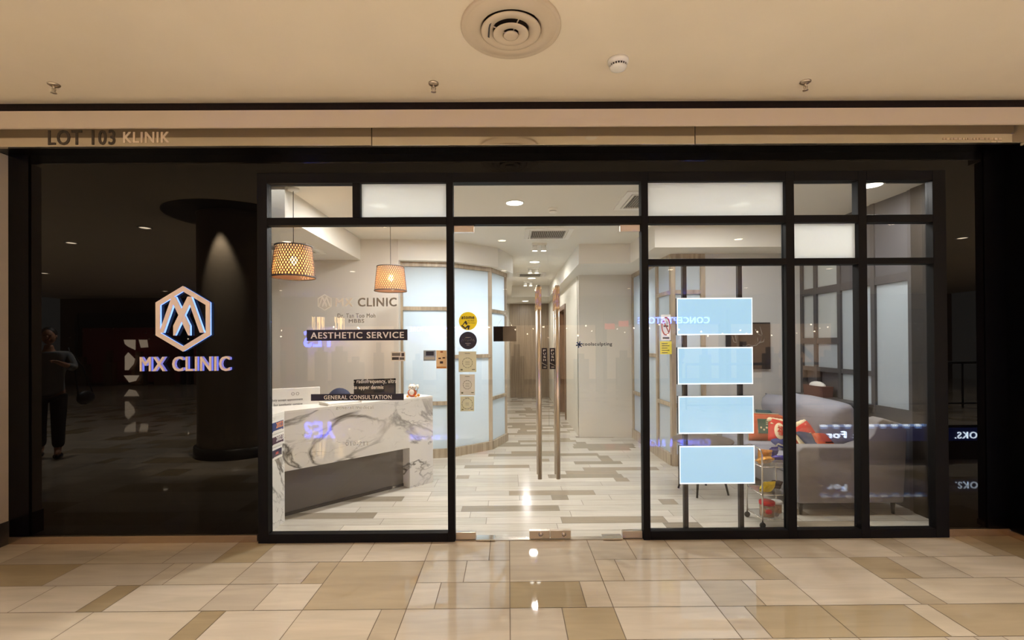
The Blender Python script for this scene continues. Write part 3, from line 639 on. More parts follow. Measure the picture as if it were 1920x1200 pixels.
# sprinklers
for i, (px, py, lb) in enumerate(((101, 158, 'leftmost chrome fire sprinkler head on the mall ceiling'), (813, 156, 'middle chrome fire sprinkler head below the air diffuser'), (1510, 153, 'rightmost chrome fire sprinkler head on the mall ceiling'))):
    d_ = ray(px, py); t = (MALL_Z-1.54)/d_.z
    if i == 0:
        sp = thing('fire_sprinkler', lb, 'sprinkler', (d_.x*t, d_.y*t, MALL_Z), 'mall fire sprinklers')
        MB().lathe([(0, 0), (.036, 0), (.036, -.006), (.024, -.014), (0, -.014)], (0, 0, 0), 24).build('escutcheon', MT['steel'], sp)
        m_ = MB().tube([(0, 0, -.012), (0, 0, -.03)], .008, 10).tube([(-.012, 0, -.028), (-.013, 0, -.045), (0, 0, -.058)], .003, 6).tube([(.012, 0, -.028), (.013, 0, -.045), (0, 0, -.058)], .003, 6)
        m_.tube([(0, 0, -.03), (0, 0, -.056)], .003, 6)
        m_.build('frame_arms', MT['steel'], sp)
        MB().lathe([(0, -.056), (.017, -.058), (.018, -.061), (0, -.061)], (0, 0, 0), 16).build('deflector', MT['steel'], sp); sp0 = sp
    else:
        sp = copy_tree(sp0); sp.location = (d_.x*t, d_.y*t, MALL_Z); sp['label'] = lb
# smoke detectors
def smoke(name, px, py, z, s, label):
    d_ = ray(px, py); t = (z-1.54)/d_.z; e = thing(name, label, 'smoke detector', (d_.x*t, d_.y*t, z))
    MB().lathe([(0, 0), (.066*s, 0), (.066*s, -.016*s), (.058*s, -.020*s), (.056*s, -.034*s)], (0, 0, 0), 32).build('base', MT['white'], e)
    MB().lathe([(.052*s, -.033*s), (.050*s, -.046*s)], (0, 0, 0), 32).build('vent_slots', MT['black'], e)
    m_ = MB()
    for k in range(20):
        a_ = 2*math.pi*k/20; m_.tube([(.054*s*math.cos(a_), .054*s*math.sin(a_), -.033*s), (.051*s*math.cos(a_), .051*s*math.sin(a_), -.048*s)], .0035*s, 5)
    m_.build('grille', MT['white'], e)
    MB().lathe([(.053*s, -.046*s), (.050*s, -.054*s), (.035*s, -.060*s), (0, -.061*s)], (0, 0, 0), 32).build('cap', MT['white'], e)
    return e
smoke('smoke_detector', 1159, 113, MALL_Z, 1.0, 'round white smoke detector on the mall ceiling right of the diffuser')
smoke('ceiling_camera', 1037, 391, CZ, .75, 'small white domed sensor on the clinic ceiling')['category'] = 'sensor'
# clinic downlights, with unseen ones added to brighten the rooms
proto = None
names = ['round white downlight centred above the glass doors', 'added unseen downlight over the reception desk', 'added unseen downlight left of the corridor', 'added downlight hidden behind the frosted pane over the lightboxes', 'added unseen downlight over the coffee table', 'large bright downlight in the upper right window', 'added downlight hidden just behind the door transom bar', 'first downlight deep in the corridor', 'second downlight deep in the corridor', 'last downlight by the corridor end wall']
for i, (x, y, p) in enumerate(CLINIC_LIGHTS):
    z_ = CZ if i != 9 else zL
    if i == 9:
        for o in bpy.data.objects:
            if o.type == 'LIGHT' and abs(o.location.y-12.3) < .01: o.location.z = zL-.025
    if proto is None:
        e = thing('clinic_downlight', '', 'ceiling light', (x, y, z_))
        MB().lathe([(.095, 0), (.095, -.006), (.082, -.008), (.078, -.003), (.078, 0)], (0, 0, 0), 32).build('trim_ring', MT['white'], e)
        MB().lathe([(0, -.004), (.079, -.004)], (0, 0, 0), 32).build('diffuser', MT['down_on'], e); proto = e
    else: e = copy_tree(proto); e.location = (x, y, z_)
    e['label'] = names[i]; e['group'] = 'clinic downlights'
# spotlights in the corridor
spm = None
for i, (px, py, lb) in enumerate(((1011, 461, 'twin ceiling spotlight nearest in the corridor'), (1000, 505, 'twin ceiling spotlight in the middle of the corridor'), (990, 530, 'twin ceiling spotlight furthest in the corridor'))):
    d_ = ray(px, py); t = (CZ-.03-1.54)/d_.z; loc = (d_.x*t, d_.y*t, CZ)
    if spm is None:
        e = thing('ceiling_spotlight', lb, 'spotlight', loc, 'corridor spotlights')
        box('mounting_box', MT['white'], -.10, -.05, -.03, .10, .05, 0, e)
        for s_ in (-1, 1):
            h = MB().lathe([(0, 0), (.03, 0), (.04, -.07), (.035, -.07)], (s_*.06, 0, -.03), 20).build('lamp_head', MT['white'], e)
            MB().lathe([(0, -.068), (.036, -.068)], (s_*.06, 0, -.03), 20).build('lens', MT['down_on'], h)
        spm = e
    else: e = copy_tree(spm); e.location = loc; e['label'] = lb
    lamp('SPOT', (loc[0], loc[1], CZ-.12), 40, NEUT, .04, spot=R(120), blend=.8)
# AC cassettes
acm = None
for i, (px, py, w_, lb) in enumerate(((1027, 438, .56, 'square ceiling air vent above the doors, nearest in the corridor'), (994, 515, .56, 'square ceiling air vent further down the corridor'), (1213, 357, .56, 'ceiling air vent at the upper right of the door transom'))):
    d_ = ray(px, py); t = (CZ-1.54)/d_.z; loc = (d_.x*t, d_.y*t, CZ)
    if i == 2: loc = (loc[0]+.12, 4.5, CZ)
    if acm is None:
        e = thing('ceiling_air_vent', lb, 'air vent', loc, 'clinic ceiling vents')
        f_ = MB()
        for (o_, i_, h_) in ((.29, .235, .012), (.225, .21, .018)):
            f_.box(-o_, -o_, -h_, o_, -i_, 0).box(-o_, i_, -h_, o_, o_, 0).box(-o_, -i_, -h_, -i_, i_, 0).box(i_, -i_, -h_, o_, i_, 0)
        f_.build('surround', MT['white'], e)
        g_ = MB()
        for k in range(18): xx = -.20+k*.0235; g_.box(xx-.004, -.2, -.014, xx+.004, .2, -.002)
        g_.build('louvre', mat('vent_grey', (140, 138, 134), .5), e)
        box('duct', MT['gap'], -.21, -.21, -.003, .21, .21, -.001, e); acm = e
    else: e = copy_tree(acm); e.location = loc; e['label'] = lb
e = copy_tree(acm); e.location = (-2.45, 5.35, zL); e['label'] = 'square air vent in the lowered ceiling at the far left of reception'
# ================================================================ WALL LOGO
lg = thing('emblem_sign', 'raised cream hexagon emblem with an M over X and blue backlight', 'sign', (W(347, 598, GY).x, GY, W(347, 598, GY).z))
lc = lg.location.copy(); PX = 1/238.9
def hexa(r_): return [(r_*math.sin(math.pi/3*k)*.955, r_*math.cos(math.pi/3*k)) for k in range(6)]
def hexring(ro, ri, y0, y1):
    a, b = hexa(ro), hexa(ri); m_ = MB()
    for k in range(6):
        k2 = (k+1) % 6; q = [a[k], a[k2], b[k2], b[k]]; m_.prism(q, y0, y1, 'y')
    return m_
hexring(61*PX, 51*PX, -.026, -.022).build('hexagon_face', MT['cream_letter'], lg)
hexring(60.3*PX, 51.7*PX, -.0218, -.004).build('hexagon_body', MT['led'], lg)
def strokes(segs, w_, y0, y1, grow=0):
    m_ = MB()
    for i, poly in enumerate(segs):
        m_.prism([((x-347)*PX, -(yy-598)*PX) for x, yy in poly], y0-.0008*i, y1-.0008*i, 'y')
    return m_
ms = [[(327, 557), (334, 560), (311.5, 624), (303.5, 624)], [(328, 557), (334, 557), (360.5, 611), (360.5, 629), (357.5, 629), (330, 571)],
      [(362.6, 557), (356.6, 557), (330, 611), (330, 629), (333, 629), (360.6, 571)], [(363.5, 557), (356.5, 560), (379, 624), (387, 624)]]
strokes(ms, 0, -.030, -.024).build('monogram_face', MT['cream_letter'], lg)
strokes(ms, 0, -.0235, -.006).build('monogram_body', MT['led'], lg)
a = W(258, 697, GY-.05); b = W(428, 668, GY-.05)
tx = thing('wall_lettering', 'raised cream letters MX CLINIC on the black wall under the emblem', 'sign', (a.x, GY, a.z))
text_fit('letter_face', 'MX CLINIC', MT['cream_letter'], (0, -.026, 0), (b.x-a.x, 0, 0), (0, 0, b.z-a.z), tx, bold=.016, thick=.004)
text_fit('letter_body', 'MX CLINIC', mat('letter_side', (196, 178, 172), .4, emit=(110, 130, 255), estr=.5), (.002, -.004, 0), (b.x-a.x, 0, 0), (0, 0, b.z-a.z), tx, bold=.012, thick=.018)
lamp('POINT', (lc.x, GY-.02, lc.z), .25, (.5, .65, 1), .02)
# fascia lettering
def decal(name, s, x0, x1, y0, y1, m, label, Y, cat='lettering', bold=.012, thick=.0015, parent=None):
    p = W(x0, y1, Y); q = W(x1, y0, Y); sl = (W(x1, y1, Y)-p)
    o = text_fit(name, s, m, (0, 0, 0), (q.x-p.x, 0, 0), (0, 0, q.z-W(x1, y1, Y).z), parent, bold=bold, thick=thick)
    o.location = p
    if label: tag(o, label, cat)
    return o
Yf = 3.5235
decal('stick_on_lettering', 'LOT 103', 90, 216, 244, 272, mat('dirty_grey_vinyl', (70, 60, 48), .6, var=.4, vscale=30), 'dark grey stick-on letters LOT 103 on the fascia strip', Yf, bold=.02)
decal('stick_on_lettering', 'KLINIK', 231, 318, 247.5, 268, mat('pale_vinyl', (226, 206, 178), .5), 'pale stick-on letters KLINIK on the fascia strip', Yf, bold=.025)
# unreadable small print
m_ = MB(); random.seed(3); x_ = 1768
while x_ < 1880:
    w_ = random.uniform(3, 9); p = W(x_, 260, Yf); m_.box(p.x, p.y-.001, p.z-.009, p.x+w_/250, p.y, p.z+.006); x_ += w_+1.6
for x_, w_ in ((1858, 10), (1870, 9)): p = W(x_, 265.5, Yf); m_.box(p.x, p.y-.001, p.z-.006, p.x+w_/250, p.y, p.z+.004)
tag(m_.build('small_print', mat('faint_vinyl', (196, 176, 146), .5)), 'faint tiny print at the right end of the fascia strip', 'lettering')

# ================================================================ WINDOW DECALS (outer face of the glass)
Yd = GY-GT-.0018
def strip(name, x0, x1, y0, y1, m, label, cat='sticker', Y=Yd, th=.0012):
    xm = (x0+x1)/2; p = W(x0, (y0+y1)/2, Y); q = W(x1, (y0+y1)/2, Y); zt_ = W(xm, y0, Y).z; zb_ = W(xm, y1, Y).z
    e = thing(name, label, cat, ((p.x+q.x)/2, Y, (zt_+zb_)/2)); w_, h_ = (q.x-p.x)/2, (zt_-zb_)/2
    box('backing', m, -w_, 0, -h_, w_, th, h_, e); return e, w_, h_
def on(e, w_, h_, s, m, u0, u1, v0, v1, bold=.012, dy=-.0012):     # text placed in -1..1 coordinates of a strip
    return text_fit('lettering', s, m, (u0*w_, dy, v0*h_), ((u1-u0)*w_, 0, 0), (0, 0, (v1-v0)*h_), e, bold=bold, thick=.0008)
blackv = mat('black_vinyl', (16, 13, 12), .35)
e, w_, h_ = strip('service_strip', 575, 764, 618, 638.5, blackv, 'black window strip with AESTHETIC SERVICE in white')
on(e, w_, h_, 'AESTHETIC SERVICE', MT['text_white'], -.92, .93, -.6, .55, .02)
e, w_, h_ = strip('service_strip', 583, 757, 738.5, 751, blackv, 'black window strip with GENERAL CONSULTATION in white')
on(e, w_, h_, 'GENERAL CONSULTATION', MT['text_white'], -.72, .74, -.6, .6, .02)
# window emblem
p = W(608.5, 567, Yd); wl = thing('window_emblem', 'small hexagon emblem decal on the reception window', 'lettering', (p.x, Yd, p.z))
hexring(15.5*PX, 13.5*PX, 0, .001).build('hexagon', MT['text_white'], wl)
m_ = MB()
for i_, poly in enumerate(ms): m_.prism([((x-347)*PX*.26, -(yy-598)*PX*.26) for x, yy in poly], -.0003*i_, .001, 'y')
m_.build('monogram', MT['text_white'], wl)
decal('window_lettering', 'MX', 629, 662, 559, 575, MT['text_white'], 'pale letters MX on the reception window', Yd, bold=.02)
decal('window_lettering', 'CLINIC', 671, 744, 558.5, 575, MT['text_grey'], 'grey letters CLINIC on the reception window', Yd, bold=.03)
decal('window_lettering', 'Dr. Tan Too Moh', 633, 704, 588, 596, MT['text_grey'], 'small grey name line under the window emblem', Yd, bold=.02)
decal('window_lettering', 'MBBS', 654, 683, 598.5, 605.5, MT['text_grey'], 'small grey letters MBBS on the reception window', Yd, bold=.02)
faint = thin_glass('faint_vinyl_film', (1, 1, 1), .04, haze=.18, hazecol=(.9, .88, .84))
decal('window_lettering', '- radiofrequency, ultra', 663, 744, 711, 721, MT['text_white'], 'white window print reading radiofrequency, ultra', Yd, bold=.02)
decal('window_lettering', 'to upper dermis', 662, 719, 722.5, 732, MT['text_white'], 'white window print reading to upper dermis', Yd, bold=.02)
decal('window_lettering', 'general medical', 630, 700, 761, 769, faint, 'faint white line reading general medical below the lower strip', Yd, bold=.02)
decal('window_lettering', '010-711', 648, 690, 828, 836, faint, 'faint white phone number line on the reception window', Yd, bold=.02)
# cards on the glass
def card(name, x0, x1, y0, y1, col, label, deco=(), cat='sticker', Y=Yd, txt=()):
    e, w_, h_ = strip(name, x0, x1, y0, y1, mat('card_paper', col, .5), label, cat, Y)
    for (u0, v0, u1, v1, c_) in deco: box('print', mat('card_ink', c_, .5), u0*w_, -.0012, v0*h_, u1*w_, -.0002, v1*h_, e)
    for (s_, u0, u1, v0, v1, c_) in txt: on(e, w_, h_, s_, mat('card_ink', c_, .5), u0, u1, v0, v1)
    return e, w_, h_
card('clinic_card', 733, 760, 659.5, 677, (232, 228, 214), 'grey patterned card stuck on the window beside the counter', ((-.85, .1, .3, .75, (120, 116, 104)), (.45, .0, .85, .75, (70, 66, 60)), (-.85, -.75, .1, -.15, (60, 58, 52)), (.2, -.75, .85, -.2, (100, 96, 90))))
card('payment_card', 794, 817, 657, 676.5, (150, 162, 172), 'small blue grey card payment sticker on the window', ((-.6, 0, .7, .8, (36, 40, 60)), (-.85, -.7, .85, -.25, (184, 186, 176))))
card('notice_card', 818, 837.5, 657, 691, (244, 216, 168), 'orange beige notice card at the right edge of the reception window', ((-.2, .75, .3, .92, (170, 90, 50)), (-.6, .05, -.1, .2, (90, 60, 40)), (.2, .1, .7, .25, (90, 60, 40)), (-.3, -.45, .3, -.2, (60, 40, 30)), (-.9, -.95, .9, -.8, (200, 130, 40))))
def disc(name, px, py, rpx, m, label):
    p = W(px, py, Yd); e = thing(name, label, 'sticker', (p.x, Yd, p.z)); r_ = rpx/240
    MB().lathe([(0, 0), (r_, 0), (r_, .0012), (0, .0012)], (0, 0, 0), 48, False, 'y').build('backing', m, e); return e, r_, r_
e, w_, h_ = disc('round_sticker', 877.5, 602, 17.2, mat('yellow_vinyl', (255, 236, 30), .4), 'round yellow sticker with the word atome on the left glass door')
on(e, w_, h_, 'atome', MT['text_dark'], -.72, .7, .22, .55, .03)
on(e, w_, h_, 'Buy Now,', MT['text_dark'], -.02, .7, -.06, .1, .01); on(e, w_, h_, 'Pay Later', MT['text_dark'], -.02, .78, -.3, -.14, .01)
m_ = MB(); sc = w_
for poly in ([(-.62, -.42), (-.3, .02), (-.18, .02), (-.05, -.35), (-.22, -.42), (-.34, -.2), (-.5, -.42)], [(-.78, -.5), (-.62, -.4), (-.3, -.72), (-.05, -.45), (.2, -.5), (.1, -.95), (-.02, -.9), (-.05, -.66), (-.3, -.9)]):
    m_.prism([(a_*sc, b_*sc) for a_, b_ in poly], -.0018, -.0006, 'y')
m_.build('arrow_mark', MT['text_dark'], e)
e, w_, h_ = disc('round_sticker', 877.5, 638.5, 16.6, mat('dark_disc_vinyl', (22, 22, 26), .25), 'round black sticker with faint script on the left glass door')
m_ = MB()
for v_, u_ in ((.32, .3), (-.36, .32), (-.54, .16)): m_.box(-u_*w_, -.0012, v_*h_, u_*w_, -.0002, (v_+.07)*h_)
m_.tube([((-.72+.12*k)*w_, -.0008, (.02+(.14 if k % 2 else -.08)*(1 if k % 3 else 1.5))*h_) for k in range(13)], .0016, 5)
m_.build('script_print', MT['text_grey'], e)
for i, (x0, x1, y0, y1, c_, lb) in enumerate(((860, 893, 659, 697.5, (222, 228, 200), 'pale green card with a wreath, topmost of three on the glass door'), (862, 890.5, 702, 741, (224, 230, 222), 'grey green card with a dashed ring, middle of three on the glass door'), (863, 889, 743, 771, (222, 230, 200), 'small green bordered card, lowest of three on the glass door'))):
    e, w_, h_ = strip('certificate_card', x0, x1, y0, y1, mat('green_card', c_, .6), lb, 'sticker')
    r_ = w_*(.56 if i < 2 else .75); m_ = MB()
    for k in range(12):
        a0 = 2*math.pi*k/12; pts = [(r_*math.cos(a0+j*.1), -.0008, r_*math.sin(a0+j*.1)+(-.1*h_ if i == 0 else 0)) for j in range(5)]; m_.tube(pts, .0016, 4)
    m_.build('wreath_print', mat('dark_green_ink', (96, 108, 84), .6), e)
    m_ = MB()
    for k in range(3): m_.box(-.25*w_, -.001, (.10-.14*k-(.1 if i == 0 else 0))*h_, .25*w_, -.0002, (.13-.14*k-(.1 if i == 0 else 0))*h_)
    m_.box(-.3*w_, -.001, .78*h_, .3*w_, -.0002, .83*h_).box(-.8*w_, -.001, -.85*h_, -.55*w_, -.0002, -.7*h_).box(.5*w_, -.001, -.8*h_, .85*w_, -.0002, -.72*h_)
    m_.build('print_lines', mat('olive_ink', (112, 122, 92), .6), e)
# suction hook with hanging glossy sign (inside face of the left leaf)
Yi = GY+GT+.004
hk = thing('hanging_sign', 'glossy black sign hanging by strings from a suction hook on the glass door', 'sign', (W(946.5, 587, Yi).x, Yi, W(946.5, 587, Yi).z))
p0 = hk.location; a = W(925, 612, Yi)-p0; b = W(968, 640, Yi)-p0
box('sign_plate', mat('gloss_black_plate', (14, 13, 18), .05, spec=.5), a.x, .002, b.z, b.x, .006, a.z, hk)
MB().lathe([(0, -.002), (.018, -.002), (.021, .002), (.012, .008), (0, .012)], (0, 0, 0), 24, True, 'y').build('suction_cup', MT['acrylic'], hk)
MB().tube([(0, .004, -.002), (a.x+.03, .004, a.z)], .0012, 5).tube([(0, .004, -.002), (b.x-.03, .004, a.z)], .0012, 5).build('string', MT['white'], hk)
# push stickers
for i, (x0, x1) in enumerate(((1016, 1026), (1030.5, 1041.5))):
    e, w_, h_ = strip('push_sticker', x0, x1, 652.5, 692, mat('push_black', (26, 18, 26), .4), ('left', 'right')[i]+' black vertical PUSH sticker by the door joint', 'sticker')
    for k, ch in enumerate('PUSH'): on(e, w_, h_, ch, MT['text_white'], -.45, .45, .66-.3*k, .86-.3*k, 0)
    MB().prism([(-w_, -.46*h_), (w_, -.72*h_), (w_, -.66*h_), (-w_, -.36*h_)], -.0016, -.0002, 'y').build('slash', MT['text_grey'], e)
    box('pictogram', MT['text_grey'], -.45*w_, -.0016, -.88*h_, .6*w_, -.0002, -.76*h_, e)
# coolsculpting
cs = thing('window_lettering', 'dark word coolsculpting with a blue snowflake on the right glass door', 'lettering', tuple(W(1086, 646, Yd)))
m_ = MB()
for k in range(6):
    a_ = math.pi/3*k+.3; m_.prism([(.004*math.cos(a_+1.57), .004*math.sin(a_+1.57)), (.026*math.cos(a_-.18), .026*math.sin(a_-.18)), (.026*math.cos(a_+.18), .026*math.sin(a_+.18)), (-.004*math.cos(a_+1.57), -.004*math.sin(a_+1.57))], 0, .001, 'y')
m_.build('snowflake', mat('blue_ink', (58, 92, 160), .5), cs)
text_fit('word', 'coolsculpting', MT['text_dark'], ((1092-1086)/240, 0, -.018), (56/240, 0, 0), (0, 0, .035), cs, bold=.02, thick=.001)

# ================================================================ RECEPTION DESK
D0, D1 = Vector((-1.95, 4.11)), Vector((-.84, 5.22)); dd = (D1-D0).normalized(); dn = Vector((dd.y, -dd.x))      # front runs D0->D1, dn points to the visitor
HZ = .935; KZ = .43
dk = thing('reception_desk', 'white marble reception desk with dark veins and a grey recessed kick panel', 'reception desk', (-1.4, 4.9, 0))
def quad(p, q, depth, z0_, z1_, push=0):
    a_, b_ = p+dn*push, q+dn*push; return MB().prism([tuple(a_), tuple(b_), tuple(b_-dn*depth), tuple(a_-dn*depth)], z0_, z1_)
Lr = D1-dd*.30
quad(D0, D1, .05, KZ, HZ).build('front_panel', MT['marble'], dk)
quad(Lr, D1, .05, 0.001, KZ).build('end_panel', MT['marble'], dk)
quad(Lr, Lr+dd*.05, .60, 0.001, KZ, -.05).build('end_cheek', MT['marble'], dk)
quad(D0, Lr, .03, .03, KZ, -.13).build('kick_panel', MT['kick'], dk)
quad(D0, Lr, .03, .001, .03, -.12).build('plinth', MT['black'], dk)
MB().prism([(-1.95, 4.11), (-1.95, 3.80), (-2.40, 3.80), (-2.40, 4.11)], .001, HZ).build('side_block', MT['marble'], dk)
# counter top (a ledge) and the lower work surface behind
MB().prism([tuple(D0), tuple(D1), tuple(D1-dn*.30), (-1.50-.62+.02, 4.72), (-2.40, 4.35), (-2.40, 3.80), (-1.95, 3.80)], HZ, HZ+.02).build('countertop', MT['white_gloss'], dk)
quad(D0+dd*.1, D1, .62, .70, .73, -.05).build('work_surface', MT['white_gloss'], dk)
quad(D1-dd*.04, D1, .62, .001, HZ, -.05).build('end_wall', MT['marble'], dk)
kids_local(dk)
# cards on the desk side block
for i, (yt, yb, c_, s_, lb) in enumerate(((787, 812, (40, 60, 120), '2022', 'blue and orange 2022 award card on the desk side, topmost'), (814, 836, (70, 40, 60), '2023', 'purple 2023 award card on the desk side, middle'), (838, 860, (46, 40, 70), '', 'small dark blue award card on the desk side, lowest'))):
    XX = -1.947; pa = WX(506 if i < 2 else 509, yt, XX); pb = WX(532 if i < 2 else 529, yt, XX); pc = WX(519, yb, XX); pd_ = WX(519, yt, XX)
    h_ = abs(pd_.z-pc.z); w_ = pb.y-pa.y; e = thing('award_card', lb, 'card', (XX, pa.y, pc.z), 'award cards on the desk side')
    box('card_border', MT['white'], 0, 0, 0, .002, w_, h_, e); box('card_face', mat('award_ink', c_, .5), .002, .012, .018, .003, w_-.012, h_-.018, e)
    if s_: text_fit('lettering', s_, mat('award_letters', (236, 150, 90) if i == 0 else (236, 232, 226), .5), (.003, w_*.42, h_*.38), (0, w_*.5, 0), (0, 0, h_*.42), e, bold=.03, thick=.001)
    else: box('emblem', mat('award_emblem', (190, 90, 90), .5), .003, w_*.35, h_*.4, .004, w_*.6, h_*.6, e)
    box('caption_line', MT['white'], .003, w_*.2, h_*.16, .004, w_*.85, h_*.22, e)
# white monitor with notice
mo = thing('monitor', 'white screen back with a printed appointment notice at the left end of the desk', 'monitor', (-2.02, 4.66, .73))
pl = W(505, 728, 4.42); pr_ = W(600, 722, 4.62)
mo.location = ((pl.x+pr_.x)/2, 4.52, .731); a = Vector((pl.x, 4.42))-Vector(mo.location[:2]); b = Vector((pr_.x, 4.62))-Vector(mo.location[:2]); dv = (b-a).normalized(); nv = Vector((dv.y, -dv.x))
zt_ = 1.54-(725-642)/884*4.5-.731; zb_ = zt_-.29
def slab(a, b, n, t, z0_, z1_): return MB().prism([tuple(a), tuple(b), tuple(b-n*t), tuple(a-n*t)], z0_, z1_)
sc_ = slab(a, b, nv, .03, zb_, zt_).build('screen_back', MT['white'], mo, .004)
slab(a*.2+b*.0, b*.25, nv, .02, .0, zb_).build('stand', MT['white'], mo)
MB().lathe([(0, 0), (.11, 0), (.11, .012), (0, .012)], (0, .05, 0), 28).build('foot', MT['white'], mo)
for k, s_ in enumerate(('Only accept appointment', 'for aesthetic service')):
    u0 = a+(b-a)*(.03+.05*k); text_fit('notice_print', s_, MT['text_dark'], (u0.x+nv.x*.002, u0.y+nv.y*.002, zt_-.125-.042*k), (*((b-a)*(.62-.06*k)), 0), (0, 0, .028), sc_, bold=.01, thick=.001)
u0 = a+(b-a)*.42; m_ = MB()
for k in range(2): text_fit('logo_print', 'O', MT['text_grey'], (u0.x+nv.x*.002+dv.x*.04*k, u0.y+nv.y*.002+dv.y*.04*k, zt_-.07), (dv.x*.03, dv.y*.03, 0), (0, 0, .03), sc_, thick=.001)
# black monitor
mo = thing('monitor', 'black computer monitor standing on the middle of the reception desk', 'monitor', (W(702, 730, 5.25).x, 5.25, .731))
a = W(663.5, 712, 5.15); b = W(742, 708, 5.32); A = Vector((a.x, a.y))-Vector(mo.location[:2]); B = Vector((b.x, b.y))-Vector(mo.location[:2]); dv = (B-A).normalized(); nv = Vector((dv.y, -dv.x))
zt_ = a.z-.731
slab(A, B, nv, .03, zt_-.29, zt_).build('screen', MT['screen_black'], mo, .003)
slab(A*.15, B*.15, nv, .03, .01, zt_-.29).build('stand', MT['screen_black'], mo)
MB().lathe([(0, 0), (.10, 0), (.10, .012), (0, .012)], (0, 0, 0), 24).build('foot', MT['screen_black'], mo)
for k in (0, 1):
    c_ = A+(B-A)*(.32+.34*k); MB().ball((c_.x+nv.x*.05, c_.y+nv.y*.05, .20), (.035, .035, .03), 14, 8).build('cable_loop', MT['text_grey'], mo)
# navy bag behind the counter
p = W(640, 752, 5.05); bg = thing('handbag', 'navy bag with tan handles lying behind the counter beside the black monitor', 'bag', (p.x, 5.0, .731))
MB().ball((0, 0, .155), (.15, .09, .185), 24, 14).build('bag_body', MT['navy'], bg)
MB().tube([(.09, -.04, .12), (.12, -.05, .24), (.14, -.05, .27), (.155, -.05, .12)], .012, 8).tube([(.12, -.08, .12), (.15, -.09, .23), (.17, -.09, .25), (.18, -.08, .12)], .012, 8).build('handle', mat('tan_leather', (180, 130, 92), .5), bg)
# paper tray on the counter
p = W(648, 757, 4.68); pt = thing('paper_tray', 'white open paper tray lying on the counter ledge', 'tray', (p.x-.02, 4.60, HZ+.0205), rotz=math.atan2(dd.y, dd.x))
MB().box(-.17, -.10, 0, .17, .10, .006).box(-.17, -.10, .006, -.164, .10, .026).box(.164, -.10, .006, .17, .10, .026).box(-.17, .094, .006, .17, .10, .026).build('tray_shell', MT['white'], pt)
box('paper_stack', MT['text_white'], -.155, -.09, .007, .155, .085, .018, pt)
# dark pen holder by the left frame
p = W(506, 762, 4.1); e = thing('desk_stand', 'small black and silver stand at the far left end of the counter', 'stand', (p.x, 4.0, HZ+.0205))
MB().lathe([(0, 0), (.03, 0), (.03, .008), (.01, .012), (.008, .05), (0, .05)], (0, 0, 0), 20).build('foot', MT['chrome'], e)
MB().tube([(0, 0, .05), (0, 0, .075)], .02, 14).tube([(0, 0, .07), (-.03, 0, .16), (-.035, 0, .25)], .006, 8).build('arm', MT['black'], e)
# lucky cat
p = W(775, 745, 5.13); ct = thing('lucky_cat_figurine', 'small white and orange waving cat figurine on the right end of the desk', 'figurine', (p.x-.01, 5.12, HZ+.0205))
orange = mat('orange_glaze', (206, 92, 40), .3, var=.5, vscale=40); wh = mat('white_glaze', (236, 226, 212), .25, var=.1, vscale=60)
MB().ball((0, 0, .045), (.05, .04, .045), 20, 12).build('body', orange, ct)
MB().ball((-.0, -.005, .105), (.042, .036, .034), 20, 12).add([(-.036, 0, .125), (-.02, .004, .152), (-.008, 0, .136)], [(0, 1, 2)]).add([(.036, 0, .125), (.02, .004, .152), (.008, 0, .136)], [(0, 1, 2)]).build('head', wh, ct)
MB().ball((0, -.035, .055), (.03, .012, .03), 12, 8).build('bib', wh, ct)
MB().tube([(.045, 0, .06), (.065, -.01, .10), (.055, -.01, .135)], [.014, .012, .016], 10).build('raised_paw', wh, ct)
MB().ball((.07, -.01, .02), .016, 12, 8).ball((.045, -.03, .012), .014, 10, 6).ball((-.045, -.03, .012), .014, 10, 6).build('base_ornaments', mat('gold_paint', (222, 150, 60), .3), ct)
MB().ball((-.015, -.04, .11), .005, 8, 6).ball((.015, -.04, .11), .005, 8, 6).ball((0, -.042, .098), .004, 8, 6).build('eyes', MT['black'], ct)
e = thing('desk_phone', 'small dark telephone on the counter left of the cat figurine', 'telephone', (p.x-.13, 5.02, HZ+.0205), rotz=.78)
MB().prism([(-.05, 0), (.05, 0), (.05, .012), (-.05, .035)], -.03, .03, 'x').build('phone_body', MT['black'], e, .003); box('display', MT['text_grey'], -.02, -.03, .03, .02, -.01, .034, e)

